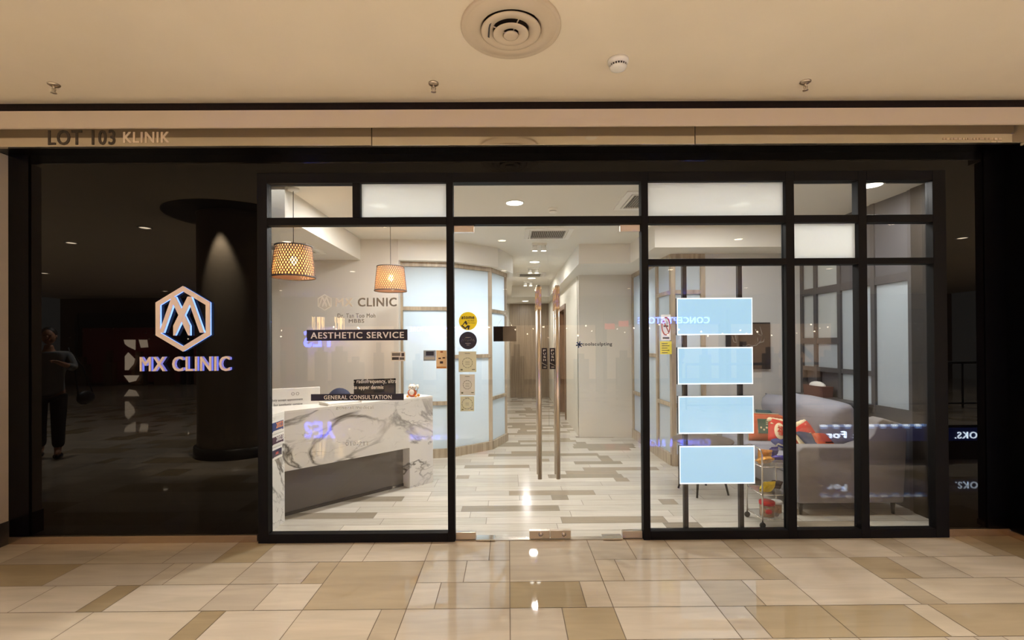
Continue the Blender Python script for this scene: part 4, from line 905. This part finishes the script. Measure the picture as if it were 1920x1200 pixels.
# ================================================================ PENDANTS
def pendant(x, y, zbot, label):
    e = thing('pendant_lamp', label, 'pendant lamp', (x, y, zbot), 'pendant lamps over the reception desk')
    H = .275; rb, rt_ = .178, .150; n = 42; m_ = MB(); seg = 8
    for s_ in (1, -1):
        for k in range(n):
            a0 = 2*math.pi*k/n; vs = []
            for j in range(seg+1):
                t = j/seg; a_ = a0+s_*t*.95; r_ = rb+(rt_-rb)*t; hw = .21*2*math.pi/n
                for (da, dr) in ((-hw, 0), (hw, 0), (hw, .0012), (-hw, .0012)):
                    vs.append(((r_+dr)*math.cos(a_+da), (r_+dr)*math.sin(a_+da), H*t))
            fs = []
            for j in range(seg):
                for q in range(4): fs.append((j*4+q, j*4+(q+1) % 4, (j+1)*4+(q+1) % 4, (j+1)*4+q))
            m_.add(vs, fs)
    m_.build('lattice_shade', MT['shade'], e)
    MB().lathe([(rb-.006, .006), (rt_-.006, H-.004)], (0, 0, 0), 48).build('inner_liner', MT['liner'], e)
    MB().lathe([(rb-.001, -.002), (rb+.003, -.002), (rb+.003, .010), (rb-.001, .010), (rb-.001, -.002)], (0, 0, 0), 48).lathe([(rt_-.001, H-.008), (rt_+.003, H-.008), (rt_+.003, H+.004), (rt_-.001, H+.004), (rt_-.001, H-.008)], (0, 0, 0), 48).build('hoop', mat('dark_hoop', (60, 50, 46), .6), e)
    m_ = MB()
    for k in range(3): a_ = 2.1*k; m_.tube([(0, 0, H-.01), (rt_*math.cos(a_), rt_*math.sin(a_), H-.002)], .0025, 6)
    m_.lathe([(0, H-.08), (.018, H-.08), (.02, H-.02), (.008, H), (0, H)], (0, 0, 0), 16).build('lamp_holder', MT['black'], e)
    MB().ball((0, 0, H-.125), (.03, .03, .038), 16, 10).build('bulb', MT['bulb'], e)
    MB().tube([(0, 0, H), (0, 0, CZ-zbot-.02)], .003, 6).build('cord', MT['black'], e)
    MB().lathe([(0, -.025), (.045, -.02), (.05, 0), (0, 0)], (0, 0, CZ-zbot), 24).build('canopy', MT['white'], e)
    lamp('POINT', (x, y, zbot+H-.19), 6.5, (1, .60, .26), .03)
p1 = W(550.5, 521, 4.10); p2 = W(732.5, 546, 5.30)
pendant(p1.x, 4.10, p1.z, 'lattice pendant lamp nearer the left edge of the reception window')
pendant(p2.x, 5.30, p2.z, 'lattice pendant lamp further back, above the right end of the desk')
# ================================================================ LIGHTBOX DISPLAY
Yb = 3.80
lb = thing('lightbox_display', 'black pole stand carrying four blank glowing pale blue lightbox panels', 'display', (W(1335, 700, Yb).x, Yb+.06, 0))
ox, oy = lb.location.x, lb.location.y
for px in (1283, 1386.5):
    X_ = W(px, 700, Yb+.07).x-ox
    MB().box(X_-.017, -.012, .0, X_+.017, .022, 2.20).build('pole', MT['black'], lb)
box('top_bar', MT['black'], W(1283, 700, Yb+.07).x-ox, -.010, 2.165, W(1386.5, 700, Yb+.07).x-ox, .02, 2.198, lb)
for (xa_, xb_, ya, yb) in ((1269.5, 1410.5, 558.5, 628), (1271, 1411.5, 651, 720.5), (1272.5, 1413, 742.5, 813), (1274.5, 1415, 836, 907)):
    p = W(xa_, (ya+yb)/2, Yb); q = W(xb_, (ya+yb)/2, Yb); zt_ = W((xa_+xb_)/2, ya, Yb).z; zb_ = W((xa_+xb_)/2, yb, Yb).z
    pn = box('lightbox_panel', MT['black'], p.x-ox, Yb-oy+.004, zb_, q.x-ox, Yb-oy+.035, zt_, lb)
    f_ = MB(); b_ = .009; x0, x1 = p.x-ox, q.x-ox; yy0, yy1 = Yb-oy-.002, Yb-oy+.0035
    f_.box(x0, yy0, zb_, x1, yy1, zb_+b_).box(x0, yy0, zt_-b_, x1, yy1, zt_).box(x0, yy0, zb_+b_, x0+b_*.6, yy1, zt_-b_).box(x1-b_*.6, yy0, zb_+b_, x1, yy1, zt_-b_)
    f_.build('bright_rim', MT['lb_edge'], pn)
    box('light_face', MT['lightbox'], x0+b_*.6, yy0+.002, zb_+b_, x1-b_*.6, yy1, zt_-b_, pn)
# ================================================================ SOFA
sf = thing('sofa', 'light grey fabric sofa against the right side of the lounge, arm towards the window', 'sofa', (3.0, 4.95, 0))
SX0, SX1, SY0, SY1 = 2.53, 3.46, 4.12, 5.74
def soft(mb, name, m, parent, bev=.03, sub=0):
    o = mb.build(name, m, parent, bev); o.modifiers['bevel'].segments = 4
    for p_ in o.data.polygons: p_.use_smooth = True
    return o
soft(MB().box(SX0+.02, SY0+.13, .12, SX1-.06, SY1-.12, .33), 'base', MT['sofa_side'], sf, .02)
prof = [(SX0, .11), (SX0, .57), (SX0+.05, .61), (3.02, .605), (3.12, .64), (3.20, .72), (3.24, .83), (3.28, .855), (3.46, .80), (3.50, .74), (3.46, .11)]
for (a_, b_) in ((SY0, SY0+.14), (SY1-.14, SY1)): soft(MB().prism(prof, a_, b_, 'y'), 'arm', MT['sofa_side'], sf, .018)
soft(MB().prism([(3.18, .2), (3.28, .84), (3.45, .80), (3.44, .12), (3.2, .12)], SY0+.14, SY1-.14, 'y'), 'back', MT['sofa'], sf, .02)
hm = (SY0+SY1)/2
def pillow(w_, h_, t_, n=14, puff=1.0):
    mb = MB(); vs = []; fs = []
    for sgn in (1, -1):
        for i in range(n+1):
            for j in range(n+1):
                u = -1+2*i/n; v = -1+2*j/n; k = max(0, (1-u**4)*(1-v**4))**.5
                ed = 1-.06*(1-abs(v)**2)*(abs(u)**6); ed2 = 1-.06*(1-abs(u)**2)*(abs(v)**6)
                vs.append((u*w_/2*ed, sgn*k*t_/2*puff, v*h_/2*ed2))
    N_ = (n+1)**2
    for s_ in (0, 1):
        for i in range(n):
            for j in range(n):
                a_ = s_*N_+i*(n+1)+j; fs.append((a_, a_+n+1, a_+n+2, a_+1) if s_ else (a_, a_+1, a_+n+2, a_+n+1))
    mb.add(vs, fs, True); return mb
def placed(mb, name, m, parent, loc, rx, ry, rz):
    mt_ = Matrix.Translation(loc) @ Matrix.Rotation(rz, 4, 'Z') @ Matrix.Rotation(rx, 4, 'X') @ Matrix.Rotation(ry, 4, 'Y')
    mb.v = [tuple(mt_ @ Vector(v)) for v in mb.v]; return mb.build(name, m, parent)
for (a_, b_) in ((SY0+.14, hm-.004), (hm+.004, SY1-.14)):
    soft(MB().box(SX0-.01, a_, .33, 3.22, b_, .46), 'seat_cushion', MT['sofa'], sf, .04)
for yc_, w_, x_, rz_, ry_ in (((SY0+.14+hm)/2-.02, .68, 3.06, -82, 4), ((hm+SY1-.14)/2+.05, .62, 3.12, -94, -3)):
    placed(pillow(w_, .52, .30), 'back_cushion', MT['sofa'], sf, (x_, yc_, .735 if rz_ > -90 else .68), R(16), R(ry_), R(rz_))
for x_ in (SX0+.05, 3.40):
    for y_ in (SY0+.05, SY1-.05): MB().tube([(x_, y_, 0), (x_, y_, .115)], [.012, .02], 12).build('leg', MT['black'], sf)
kids_local(sf)
# throw pillows
def throw(name, label, px, py, Y, w_, h_, t_, m, rx, ry, rz, deco=None):
    c_ = W(px, py, Y); e = thing(name, label, 'pillow', tuple(c_), 'throw pillows on the sofa'); e.rotation_euler = (rx, ry, rz)
    pillow(w_, h_, t_).build('cover', m, e)
    if deco: deco(e, w_, h_, t_)
    return e
def d_orange(e, w_, h_, t_):
    MB().box(-w_*.3, -t_*.5-.003, -h_*.22, w_*.3, -t_*.38, h_*.28).build('green_panel', MT['green'], e)
    m_ = MB()
    for k in range(3): m_.box(-.05, -t_*.5-.006, h_*(.20-.06*k), .05, -t_*.5-.002, h_*(.22-.06*k))
    for k in range(8): m_.ball(((-.9+k*.257)*w_*.26, -t_*.5-.003, -h_*(.02+.07*(k % 2))), (.011, .003, .011), 8, 5)
    m_.build('embroidery', MT['cream'], e)
    MB().tube([(-w_*.49, 0, -h_*.49), (w_*.49, 0, -h_*.49), (w_*.49, 0, h_*.49), (-w_*.49, 0, h_*.49), (-w_*.49, 0, -h_*.49)], .006, 6).build('piping', MT['cream'], e)
throw('throw_pillow', 'dark teal throw pillow peeping out behind the orange one', 1455, 795, 5.28, .42, .32, .10, MT['teal'], R(-10), 0, R(-8))
throw('throw_pillow', 'orange throw pillow with an embroidered green panel', 1441, 802, 5.12, .44, .31, .12, MT['orange'], R(-14), R(2), R(-6), d_orange)
def d_red(e, w_, h_, t_):
    MB().ball((-w_*.22, -t_*.44, -h_*.05), (.058, .014, .085), 24, 12).build('cream_oval', MT['cream'], e)
    text_fit('character', '福', MT['red'], (-w_*.22-.035, -t_*.44-.0155, -h_*.05-.05), (.07, 0, 0), (0, 0, .10), e, bold=.02, thick=.003)
    m_ = MB()
    for k in range(9):
        u = -1+2*k/8; m_.ball((u*w_*.42, 0, h_*.47-.02*abs(u)), (.035, .028, .028), 12, 8)
    m_.build('cream_trim', MT['cream'], e)
    MB().tube([(-w_*.46, -t_*.25, h_*.22), (-.05, -t_*.52, h_*.16), (w_*.1, -t_*.52, h_*.18), (w_*.46, -t_*.2, h_*.3)], .007, 6).build('cream_cord', MT['cream'], e)
    MB().ball((0, -.01, -h_*.42), (w_*.44, t_*.42, .06), 20, 10).build('blue_hem', MT['blue'], e)
throw('throw_pillow', 'red festive pillow with a cream oval and red character, left of the mullion', 1470, 812, 4.72, .34, .25, .11, MT['red'], R(-25), R(16), R(0), d_red)
def d_red2(e, w_, h_, t_):
    m_ = MB()
    for k in range(8):
        u = -1+2*k/7; m_.ball((u*w_*.44, 0, h_*.46-.03*u*u), (.034, .03, .03), 12, 8)
    m_.build('cream_trim', MT['cream'], e)
    MB().tube([(-w_*.4, -t_*.35, h_*.2), (-.02, -t_*.52, h_*.02), (w_*.4, -t_*.3, -.01)], .007, 6).build('cream_cord', MT['cream'], e)
    MB().ball((-w_*.34, -t_*.36, -h_*.16), (.045, .014, .09), 20, 10).build('cream_oval', MT['cream'], e)
throw('throw_pillow', 'red festive pillow with cream scalloped edge, right of the mullion', 1512, 816, 4.55, .26, .25, .10, MT['red'], R(-28), R(-30), R(6), d_red2)
throw('throw_pillow', 'navy throw pillow lying between the red and brown ones', 1540, 829, 4.47, .42, .26, .08, MT['navy'], R(-62), R(8), R(10))
def d_brown(e, w_, h_, t_):
    box('label_patch', MT['green'], .06, -t_*.5-.002, -.03, .17, -t_*.44, .03, e)
    m_ = MB(); [m_.box(-.12, -t_*.5-.002, .01-.022*k, .06, -t_*.5, .018-.022*k) for k in range(2)]; m_.build('printed_line', MT['black'], e)
throw('throw_pillow', 'flat brown orange throw pillow next to the near arm', 1568, 834, 4.37, .40, .24, .07, MT['orange'], R(-30), 0, R(2), d_brown)
# ================================================================ COFFEE TABLE, TROLLEY
ctb = thing('coffee_table', 'round dark topped coffee table on thin black legs behind the lightboxes', 'coffee table', (1.98, 4.82, 0))
MB().lathe([(0, .515), (.28, .515), (.295, .522), (.295, .532), (.285, .538), (0, .538)], (0, 0, 0), 48).build('table_top', wood_mat('grey_brown_top', (74, 64, 58), (98, 86, 78), (3, 20, 1)), ctb)
for a_ in (-.55, 1.05, 2.6, 4.1):
    MB().tube([(.12*math.cos(a_), .12*math.sin(a_), .512), (.24*math.cos(a_), .24*math.sin(a_), 0.002)], [.016, .010], 12).build('leg', MT['black'], ctb)
tr = thing('serving_trolley', 'narrow three tier clear trolley with chrome posts and black castors', 'trolley', (2.24, 3.99, 0))
TX0, TX1, TY0, TY1 = 2.08-2.24, 2.335-2.24, -.12, .13
for x_ in (TX0, TX1):
    s_ = 1 if x_ < 0 else -1
    MB().tube([(x_, TY0, .05), (x_, TY0, .60), (x_, TY0+.015, .63), (x_, TY0+.04, .645), (x_, TY1-.04, .645), (x_, TY1-.015, .63), (x_, TY1, .60), (x_, TY1, .05)], .007, 10).build('post_loop', MT['chrome'], tr)
    for y_ in (TY0, TY1):
        c_ = MB().lathe([(0, -.009), (.02, -.009), (.024, -.005), (.024, .005), (.02, .009), (0, .009)], (x_, y_, .0245), 20, True, 'y').build('castor', MT['black'], tr)
for z_ in (.50, .27, .07):
    sh = box('shelf', MT['acrylic'], TX0+.008, TY0, z_, TX1-.008, TY1, z_+.006, tr)
    m_ = MB().tube([(TX0, TY0, z_), (TX1, TY0, z_)], .004, 8).tube([(TX0, TY1, z_), (TX1, TY1, z_)], .004, 8).tube([(TX0, TY0, z_), (TX0, TY1, z_)], .004, 8).tube([(TX1, TY0, z_), (TX1, TY1, z_)], .004, 8)
    m_.build('shelf_rail', MT['chrome'], sh)
box('top_guard', MT['acrylic'], TX0, TY0-.003, .507, TX1, TY0, .56, tr)
def packet(name, label, x, y, z, w_, h_, t_, m, rz, rx=0):
    e = thing(name, label, 'snack packet', (x, y, z), 'snack packets on the trolley'); random.seed(label)
    mb = pillow(w_, h_, t_, 10); mb.v = [(a_+random.uniform(-.004, .004), b_+random.uniform(-.004, .004), c_) for a_, b_, c_ in mb.v]
    mb.v = [tuple(Matrix.Rotation(rx, 3, 'X') @ Vector(v)) for v in mb.v]; zmin = min(v[2] for v in mb.v); mb.v = [(v[0], v[1], v[2]-zmin) for v in mb.v]
    mb.build('wrapper', m, e); e.rotation_euler.z = rz
    cr = MB()
    for s_ in (-1, 1):
        P_ = Matrix.Rotation(rx, 3, 'X') @ Vector((0, 0, s_*h_/2)); cr.box(-w_*.47, P_.y-.002, P_.z-zmin-.006+.006*(s_ < 0), w_*.47, P_.y+.002, P_.z-zmin+.006)
    cr.build('crimped_edge', m, e)
Z1, Z2, Z3 = .5065, .2765, .0765
packet('snack_packet', 'crumpled gold foil snack packet at the left of the top shelf', 2.14, 3.94, Z1, .11, .10, .05, MT['gold'], .3, R(70))
packet('snack_packet', 'golden snack packet leaning in the middle of the top shelf', 2.20, 4.05, Z1, .11, .12, .04, MT['gold'], -.4, R(35))
packet('snack_packet', 'purple snack packet lying at the right of the top shelf', 2.26, 3.95, Z1, .11, .12, .05, MT['purple'], -.2, R(65))
packet('snack_packet', 'dark purple snack packet standing behind on the top shelf', 2.28, 4.07, Z1, .08, .12, .04, MT['purple'], .3, R(20))
packet('snack_packet', 'bright yellow snack packet with folded end on the middle shelf', 2.155, 3.93, Z2, .12, .10, .05, MT['yellow'], .2, R(30))
packet('snack_packet', 'dark wrapped snack packet right of the yellow one on the middle shelf', 2.26, 3.99, Z2, .09, .11, .05, MT['dark_pack'], -.3, R(50))
packet('snack_packet', 'small yellow packet at the far right of the middle shelf', 2.305, 3.91, Z2, .04, .08, .03, MT['yellow'], 0, R(10))
def jar(x, y, r_, h_, lid, label, lidlab):
    e = thing('snack_jar', label, 'jar', (x, y, Z3), 'jars on the lowest trolley shelf')
    MB().lathe([(0, 0), (r_*.95, 0), (r_, .01), (r_, h_*.78), (r_*.94, h_*.82)], (0, 0, 0), 32).build('jar_body', MT['jar'], e)
    MB().lathe([(0, .004), (r_*.9, .004), (r_*.9, h_*.6), (0, h_*.64)], (0, 0, 0), 24).build('biscuits', mat('biscuit', (176, 128, 86), .8, var=.4, vscale=60), e)
    MB().lathe([(r_*1.04, h_*.78), (r_*1.06, h_*.8), (r_*1.06, h_*.97), (r_*.98, h_), (0, h_)], (0, 0, 0), 32).build('lid', lid, e)
    return e
e = jar(2.155, 3.94, .058, .125, MT['red_lid'], 'wide snack jar with a red lid on the lowest trolley shelf', '')
MB().ball((-.012, -.050, .05), (.03, .012, .022), 16, 8).build('red_label', MT['red_lid'], e)
jar(2.28, 4.02, .042, .10, MT['white'], 'clear snack jar with a pale lid beside the red lidded jar', '')
# ================================================================ PICTURE, SIGNS, BASKET
p = W(1362, 605, 5.79); q = W(1445, 692, 5.79)
pc = thing('antler_picture', 'dark square picture with a grey antlered head drawing on the lounge wall', 'picture', ((p.x+q.x)/2, 5.79, (p.z+q.z)/2)); w_, h_ = (q.x-p.x)/2, (p.z-q.z)/2
box('canvas', mat('dark_canvas', (48, 42, 40), .6), -w_, -.001, -h_, w_, .028, h_, pc, .002)
m_ = MB(); sx = 1.0
def ant(pts): m_.tube([(x_*w_, -.003, z_*h_) for x_, z_ in pts], [.006]*(len(pts)-1)+[.0025], 6)
for s_ in (-1, 1):
    ant([(s_*.10, -.02), (s_*.35, .02), (s_*.55, .2), (s_*.62, .5), (s_*.52, .82)]); ant([(s_*.58, .42), (s_*.42, .52), (s_*.30, .72)]); ant([(s_*.42, .1), (s_*.68, .18), (s_*.74, .42)]); ant([(s_*.3, .03), (s_*.42, .22), (s_*.40, .36)])
m_.tube([(-.13*w_, -.003, 0), (-.16*w_, -.003, -.2*h_), (-.07*w_, -.003, -.5*h_), (0, -.003, -.56*h_), (.07*w_, -.003, -.5*h_), (.16*w_, -.003, -.2*h_), (.13*w_, -.003, 0), (0, -.003, .05*h_), (-.13*w_, -.003, 0)], .004, 6)
m_.build('antler_drawing', mat('grey_line', (120, 120, 118), .6), pc)
# no smoking notice on the partition post
p = W(1239, 590, 5.80); q = W(1257, 638, 5.80)
ns = thing('no_smoking_sign', 'white prohibition notice with a red ring on the lounge partition', 'sign', ((p.x+q.x)/2, 5.79, (p.z+q.z)/2)); w_, h_ = (q.x-p.x)/2, (p.z-q.z)/2
box('plate', MT['white'], -w_, 0, -h_, w_, .003, h_, ns)
m_ = MB().tube([(w_*.85*math.cos(k*math.pi/12), -.003, .1*h_+h_*.68*math.sin(k*math.pi/12)) for k in range(25)], .006, 6); m_.tube([(-w_*.55, -.003, .55*h_), (w_*.55, -.003, -.35*h_)], .005, 6); m_.build('red_ring', mat('sign_red', (176, 40, 36), .5), ns)
m_ = MB().box(-w_*.5, -.003, .05*h_, w_*.5, -.001, .16*h_).tube([(w_*.2, -.002, .2*h_), (w_*.3, -.002, .35*h_), (w_*.15, -.002, .5*h_)], .003, 5); m_.build('pictogram', MT['text_dark'], ns)
box('caption_line', MT['text_dark'], -w_*.7, -.001, -h_*.88, w_*.7, 0, -h_*.76, ns)
p = W(1237, 640, 5.80); q = W(1259, 664, 5.80)
e = thing('yellow_notice', 'yellow printed notice below the prohibition sign on the partition', 'sign', ((p.x+q.x)/2, 5.79, (p.z+q.z)/2)); w_, h_ = (q.x-p.x)/2, (p.z-q.z)/2
box('sheet', mat('yellow_paper', (228, 212, 80), .6), -w_, 0, -h_, w_, .002, h_, e)
m_ = MB(); [m_.box(-w_*.7, -.001, h_*(.6-.35*k), w_*(.3+.3*(k % 2)), 0, h_*(.7-.35*k)) for k in range(5)]; m_.build('print_lines', MT['text_dark'], e)
# basket on the ledge of the grey partition
e = thing('wicker_basket', 'dark red basket with white cloth on the ledge of the grey partition', 'basket', (3.56, 5.42, .90))
MB().prism([(-.05, 0), (.06, 0), (.07, .12), (-.06, .12)], -.17, .17, 'y').build('basket_body', mat('dark_red_wicker', (84, 44, 42), .7, bump=.8, bscale=70), e)
MB().ball((0, 0, .12), (.05, .13, .05), 16, 8).build('cloth', MT['white'], e)
struct(box('trim_9', MT['grey_frame'], 3.48, 4.66, .875, 3.62, 5.8, .899), 'narrow grey ledge along the right partition', 'ledge')

# ================================================================ PEOPLE in the walkway (seen reflected)
def skin_mesh(name, joints, edges, m, parent, sub=2):
    me = bpy.data.meshes.new(name); me.from_pydata([j[0] for j in joints], edges, []); ob = bpy.data.objects.new(name, me); C.objects.link(ob)
    sk = ob.modifiers.new('skin', 'SKIN'); 
    me.skin_vertices.new(name='') if not me.skin_vertices else None
    for i, j in enumerate(joints):
        r_ = j[1]; me.skin_vertices[0].data[i].radius = (r_, r_) if not isinstance(r_, tuple) else r_
        me.skin_vertices[0].data[i].use_root = (i == 0)
    s_ = ob.modifiers.new('sub', 'SUBSURF'); s_.levels = sub; s_.render_levels = sub
    dg = bpy.context.evaluated_depsgraph_get(); dg.update(); nm = bpy.data.meshes.new_from_object(ob.evaluated_get(dg)); bpy.data.objects.remove(ob)
    nm.materials.clear(); nm.materials.append(m)
    for p_ in nm.polygons: p_.use_smooth = True
    o = bpy.data.objects.new(name, nm); C.objects.link(o); o.parent = parent; return o
def person(label, loc, rz, top, trousers, arms, hair=True, step=.0, bag=False):
    e = thing('person', label, 'person', loc, rotz=rz)
    J = [((0, 0, .95), (.15, .10)), ((0, 0, 1.12), (.135, .095)), ((0, 0, 1.32), (.165, .105)), ((0, 0, 1.44), (.09, .07)), ((0, .01, 1.50), .052), ((0, .015, 1.56), .06)]
    E = [(0, 1), (1, 2), (2, 3), (3, 4), (4, 5)]
    for s_ in (-1, 1):
        b = len(J); sh, el, wr = arms[s_]
        J += [((s_*.19, 0, 1.40), .055), (el, .042), (wr, .030), (tuple(Vector(wr)+(Vector(wr)-Vector(el)).normalized()*.07), (.036, .018))]
        E += [(2, b), (b, b+1), (b+1, b+2), (b+2, b+3)]
        d = (Vector(wr)-Vector(el)).normalized(); base = Vector(wr)+d*.08; side = d.cross(Vector((0, 0, 1)) if abs(d.z) < .8 else Vector((1, 0, 0))).normalized(); cv = d.cross(side)*.25
        for q, (o_, l_) in enumerate(((-.030, .062), (-.010, .074), (.010, .070), (.029, .055))):
            k = len(J); p0_ = base+side*o_; p1_ = p0_+(d)*l_*.5; p2_ = p1_+(d+cv*2).normalized()*l_*.5; J += [(tuple(p0_), .0088), (tuple(p1_), .0082), (tuple(p2_), .007)]; E += [(b+3, k), (k, k+1), (k+1, k+2)]
        k = len(J); p0_ = Vector(wr)+d*.035+side*(-.035); p1_ = p0_+(d*.7-side*.7)*.035; p2_ = p1_+(d-side*.2).normalized()*.025; J += [(tuple(p0_), .010), (tuple(p1_), .009), (tuple(p2_), .007)]; E += [(b+2, k), (k, k+1), (k+1, k+2)]
        b = len(J); st = s_*step
        J += [((s_*.095, 0, .88), .095), ((s_*.10, .02+st*.5, .50), .062), ((s_*.105, -.01+st, .10), .042), ((s_*.115, .09+st, .045), (.045, .035)), ((s_*.12, .16+st, .035), (.038, .025))]
        E += [(0, b), (b, b+1), (b+1, b+2), (b+2, b+3), (b+3, b+4)]
    skin_mesh('body', J, E, MT['skin'], e)
    # head
    hd = MB().ball((0, .02, 1.665), (.076, .094, .112), 24, 18)
    hd.ball((0, .118, 1.655), (.012, .018, .022), 10, 8)
    for s_ in (-1, 1): hd.ball((s_*.077, .015, 1.66), (.010, .018, .028), 10, 8)
    hd.build('head', MT['skin'], e)
    f_ = MB()
    for s_ in (-1, 1): f_.ball((s_*.030, .104, 1.675), (.012, .007, .007), 10, 6)
    f_.build('eyes', MT['black'], e); MB().ball((0, .106, 1.615), (.024, .008, .006), 10, 6).build('mouth', mat('lips', (150, 80, 76), .5), e)
    MB().ball((0, -.005, 1.700), (.086, .098, .10), 20, 14).ball((0, -.05, 1.66), (.075, .06, .09), 16, 10).build('hair', MT['hair'], e)
    # clothes
    TJ = [((0, 0, .80), (.19, .14)), ((0, 0, 1.12), (.165, .12)), ((0, 0, 1.33), (.185, .125)), ((0, 0, 1.44), (.10, .08))]; TE = [(0, 1), (1, 2), (2, 3)]
    for s_ in (-1, 1):
        b = len(TJ); sh, el, wr = arms[s_]; TJ += [((s_*.20, 0, 1.40), .070), (el, .058), (tuple(Vector(el).lerp(Vector(wr), .55)), .050)]; TE += [(2, b), (b, b+1), (b+1, b+2)]
    skin_mesh('shirt', TJ, TE, top, e)
    LJ = [((0, 0, .93), (.165, .12))]; LE = []
    for s_ in (-1, 1):
        b = len(LJ); st = s_*step; LJ += [((s_*.10, 0, .82), .112), ((s_*.105, .02+st*.5, .50), .085), ((s_*.11, -.01+st, .12), .070)]; LE += [(0, b), (b, b+1), (b+1, b+2)]
    skin_mesh('trousers', LJ, LE, trousers, e)
    for s_ in (-1, 1):
        st = s_*step; MB().ball((s_*.115, .05+st, .035), (.052, .13, .038), 16, 10).build('shoe', MT['black'], e)
    return e
grey_top = mat('grey_shirt', (120, 122, 124), .9); dark_tr = mat('dark_trousers', (18, 18, 22), .9); blue_top = mat('blue_shirt', (60, 70, 100), .9)
hangL = {-1: (None, (-.27, 0, 1.14), (-.27, .06, .92)), 1: (None, (.27, 0, 1.14), (.27, .06, .92))}
pr1 = person('person in a grey long top and dark trousers carrying a black shoulder bag', (-6.35, .85, 0), R(-35), grey_top, dark_tr,
    {-1: (None, (-.27, .05, 1.16), (-.22, .22, 1.04)), 1: (None, (.27, .10, 1.22), (.16, .30, 1.30))}, step=.12)
bgx = thing('shoulder_bag', 'black bag carried at the side of the person in the grey top', 'bag', (-5.96, .72, .70))
MB().ball((0, 0, .10), (.05, .14, .10), 18, 12).build('bag_body', MT['black'], bgx); MB().tube([(0, -.12, .14), (-.1, -.05, .55), (-.22, .02, .80), (-.1, .06, .5), (0, .12, .14)], .010, 8).build('strap', MT['black'], bgx)
person('person in a blue shirt leaning at the balustrade, seen across the walkway', (6.8, -3.85, 0), R(0), blue_top, dark_tr, {-1: (None, (-.36, .12, 1.16), (-.30, .30, 1.06)), 1: (None, (.36, .12, 1.16), (.30, .30, 1.06))})
person('person in dark clothes standing near the far shops', (5.2, -7.2, 0), R(160), mat('dark_shirt', (44, 42, 50), .9), dark_tr, hangL, step=.08)
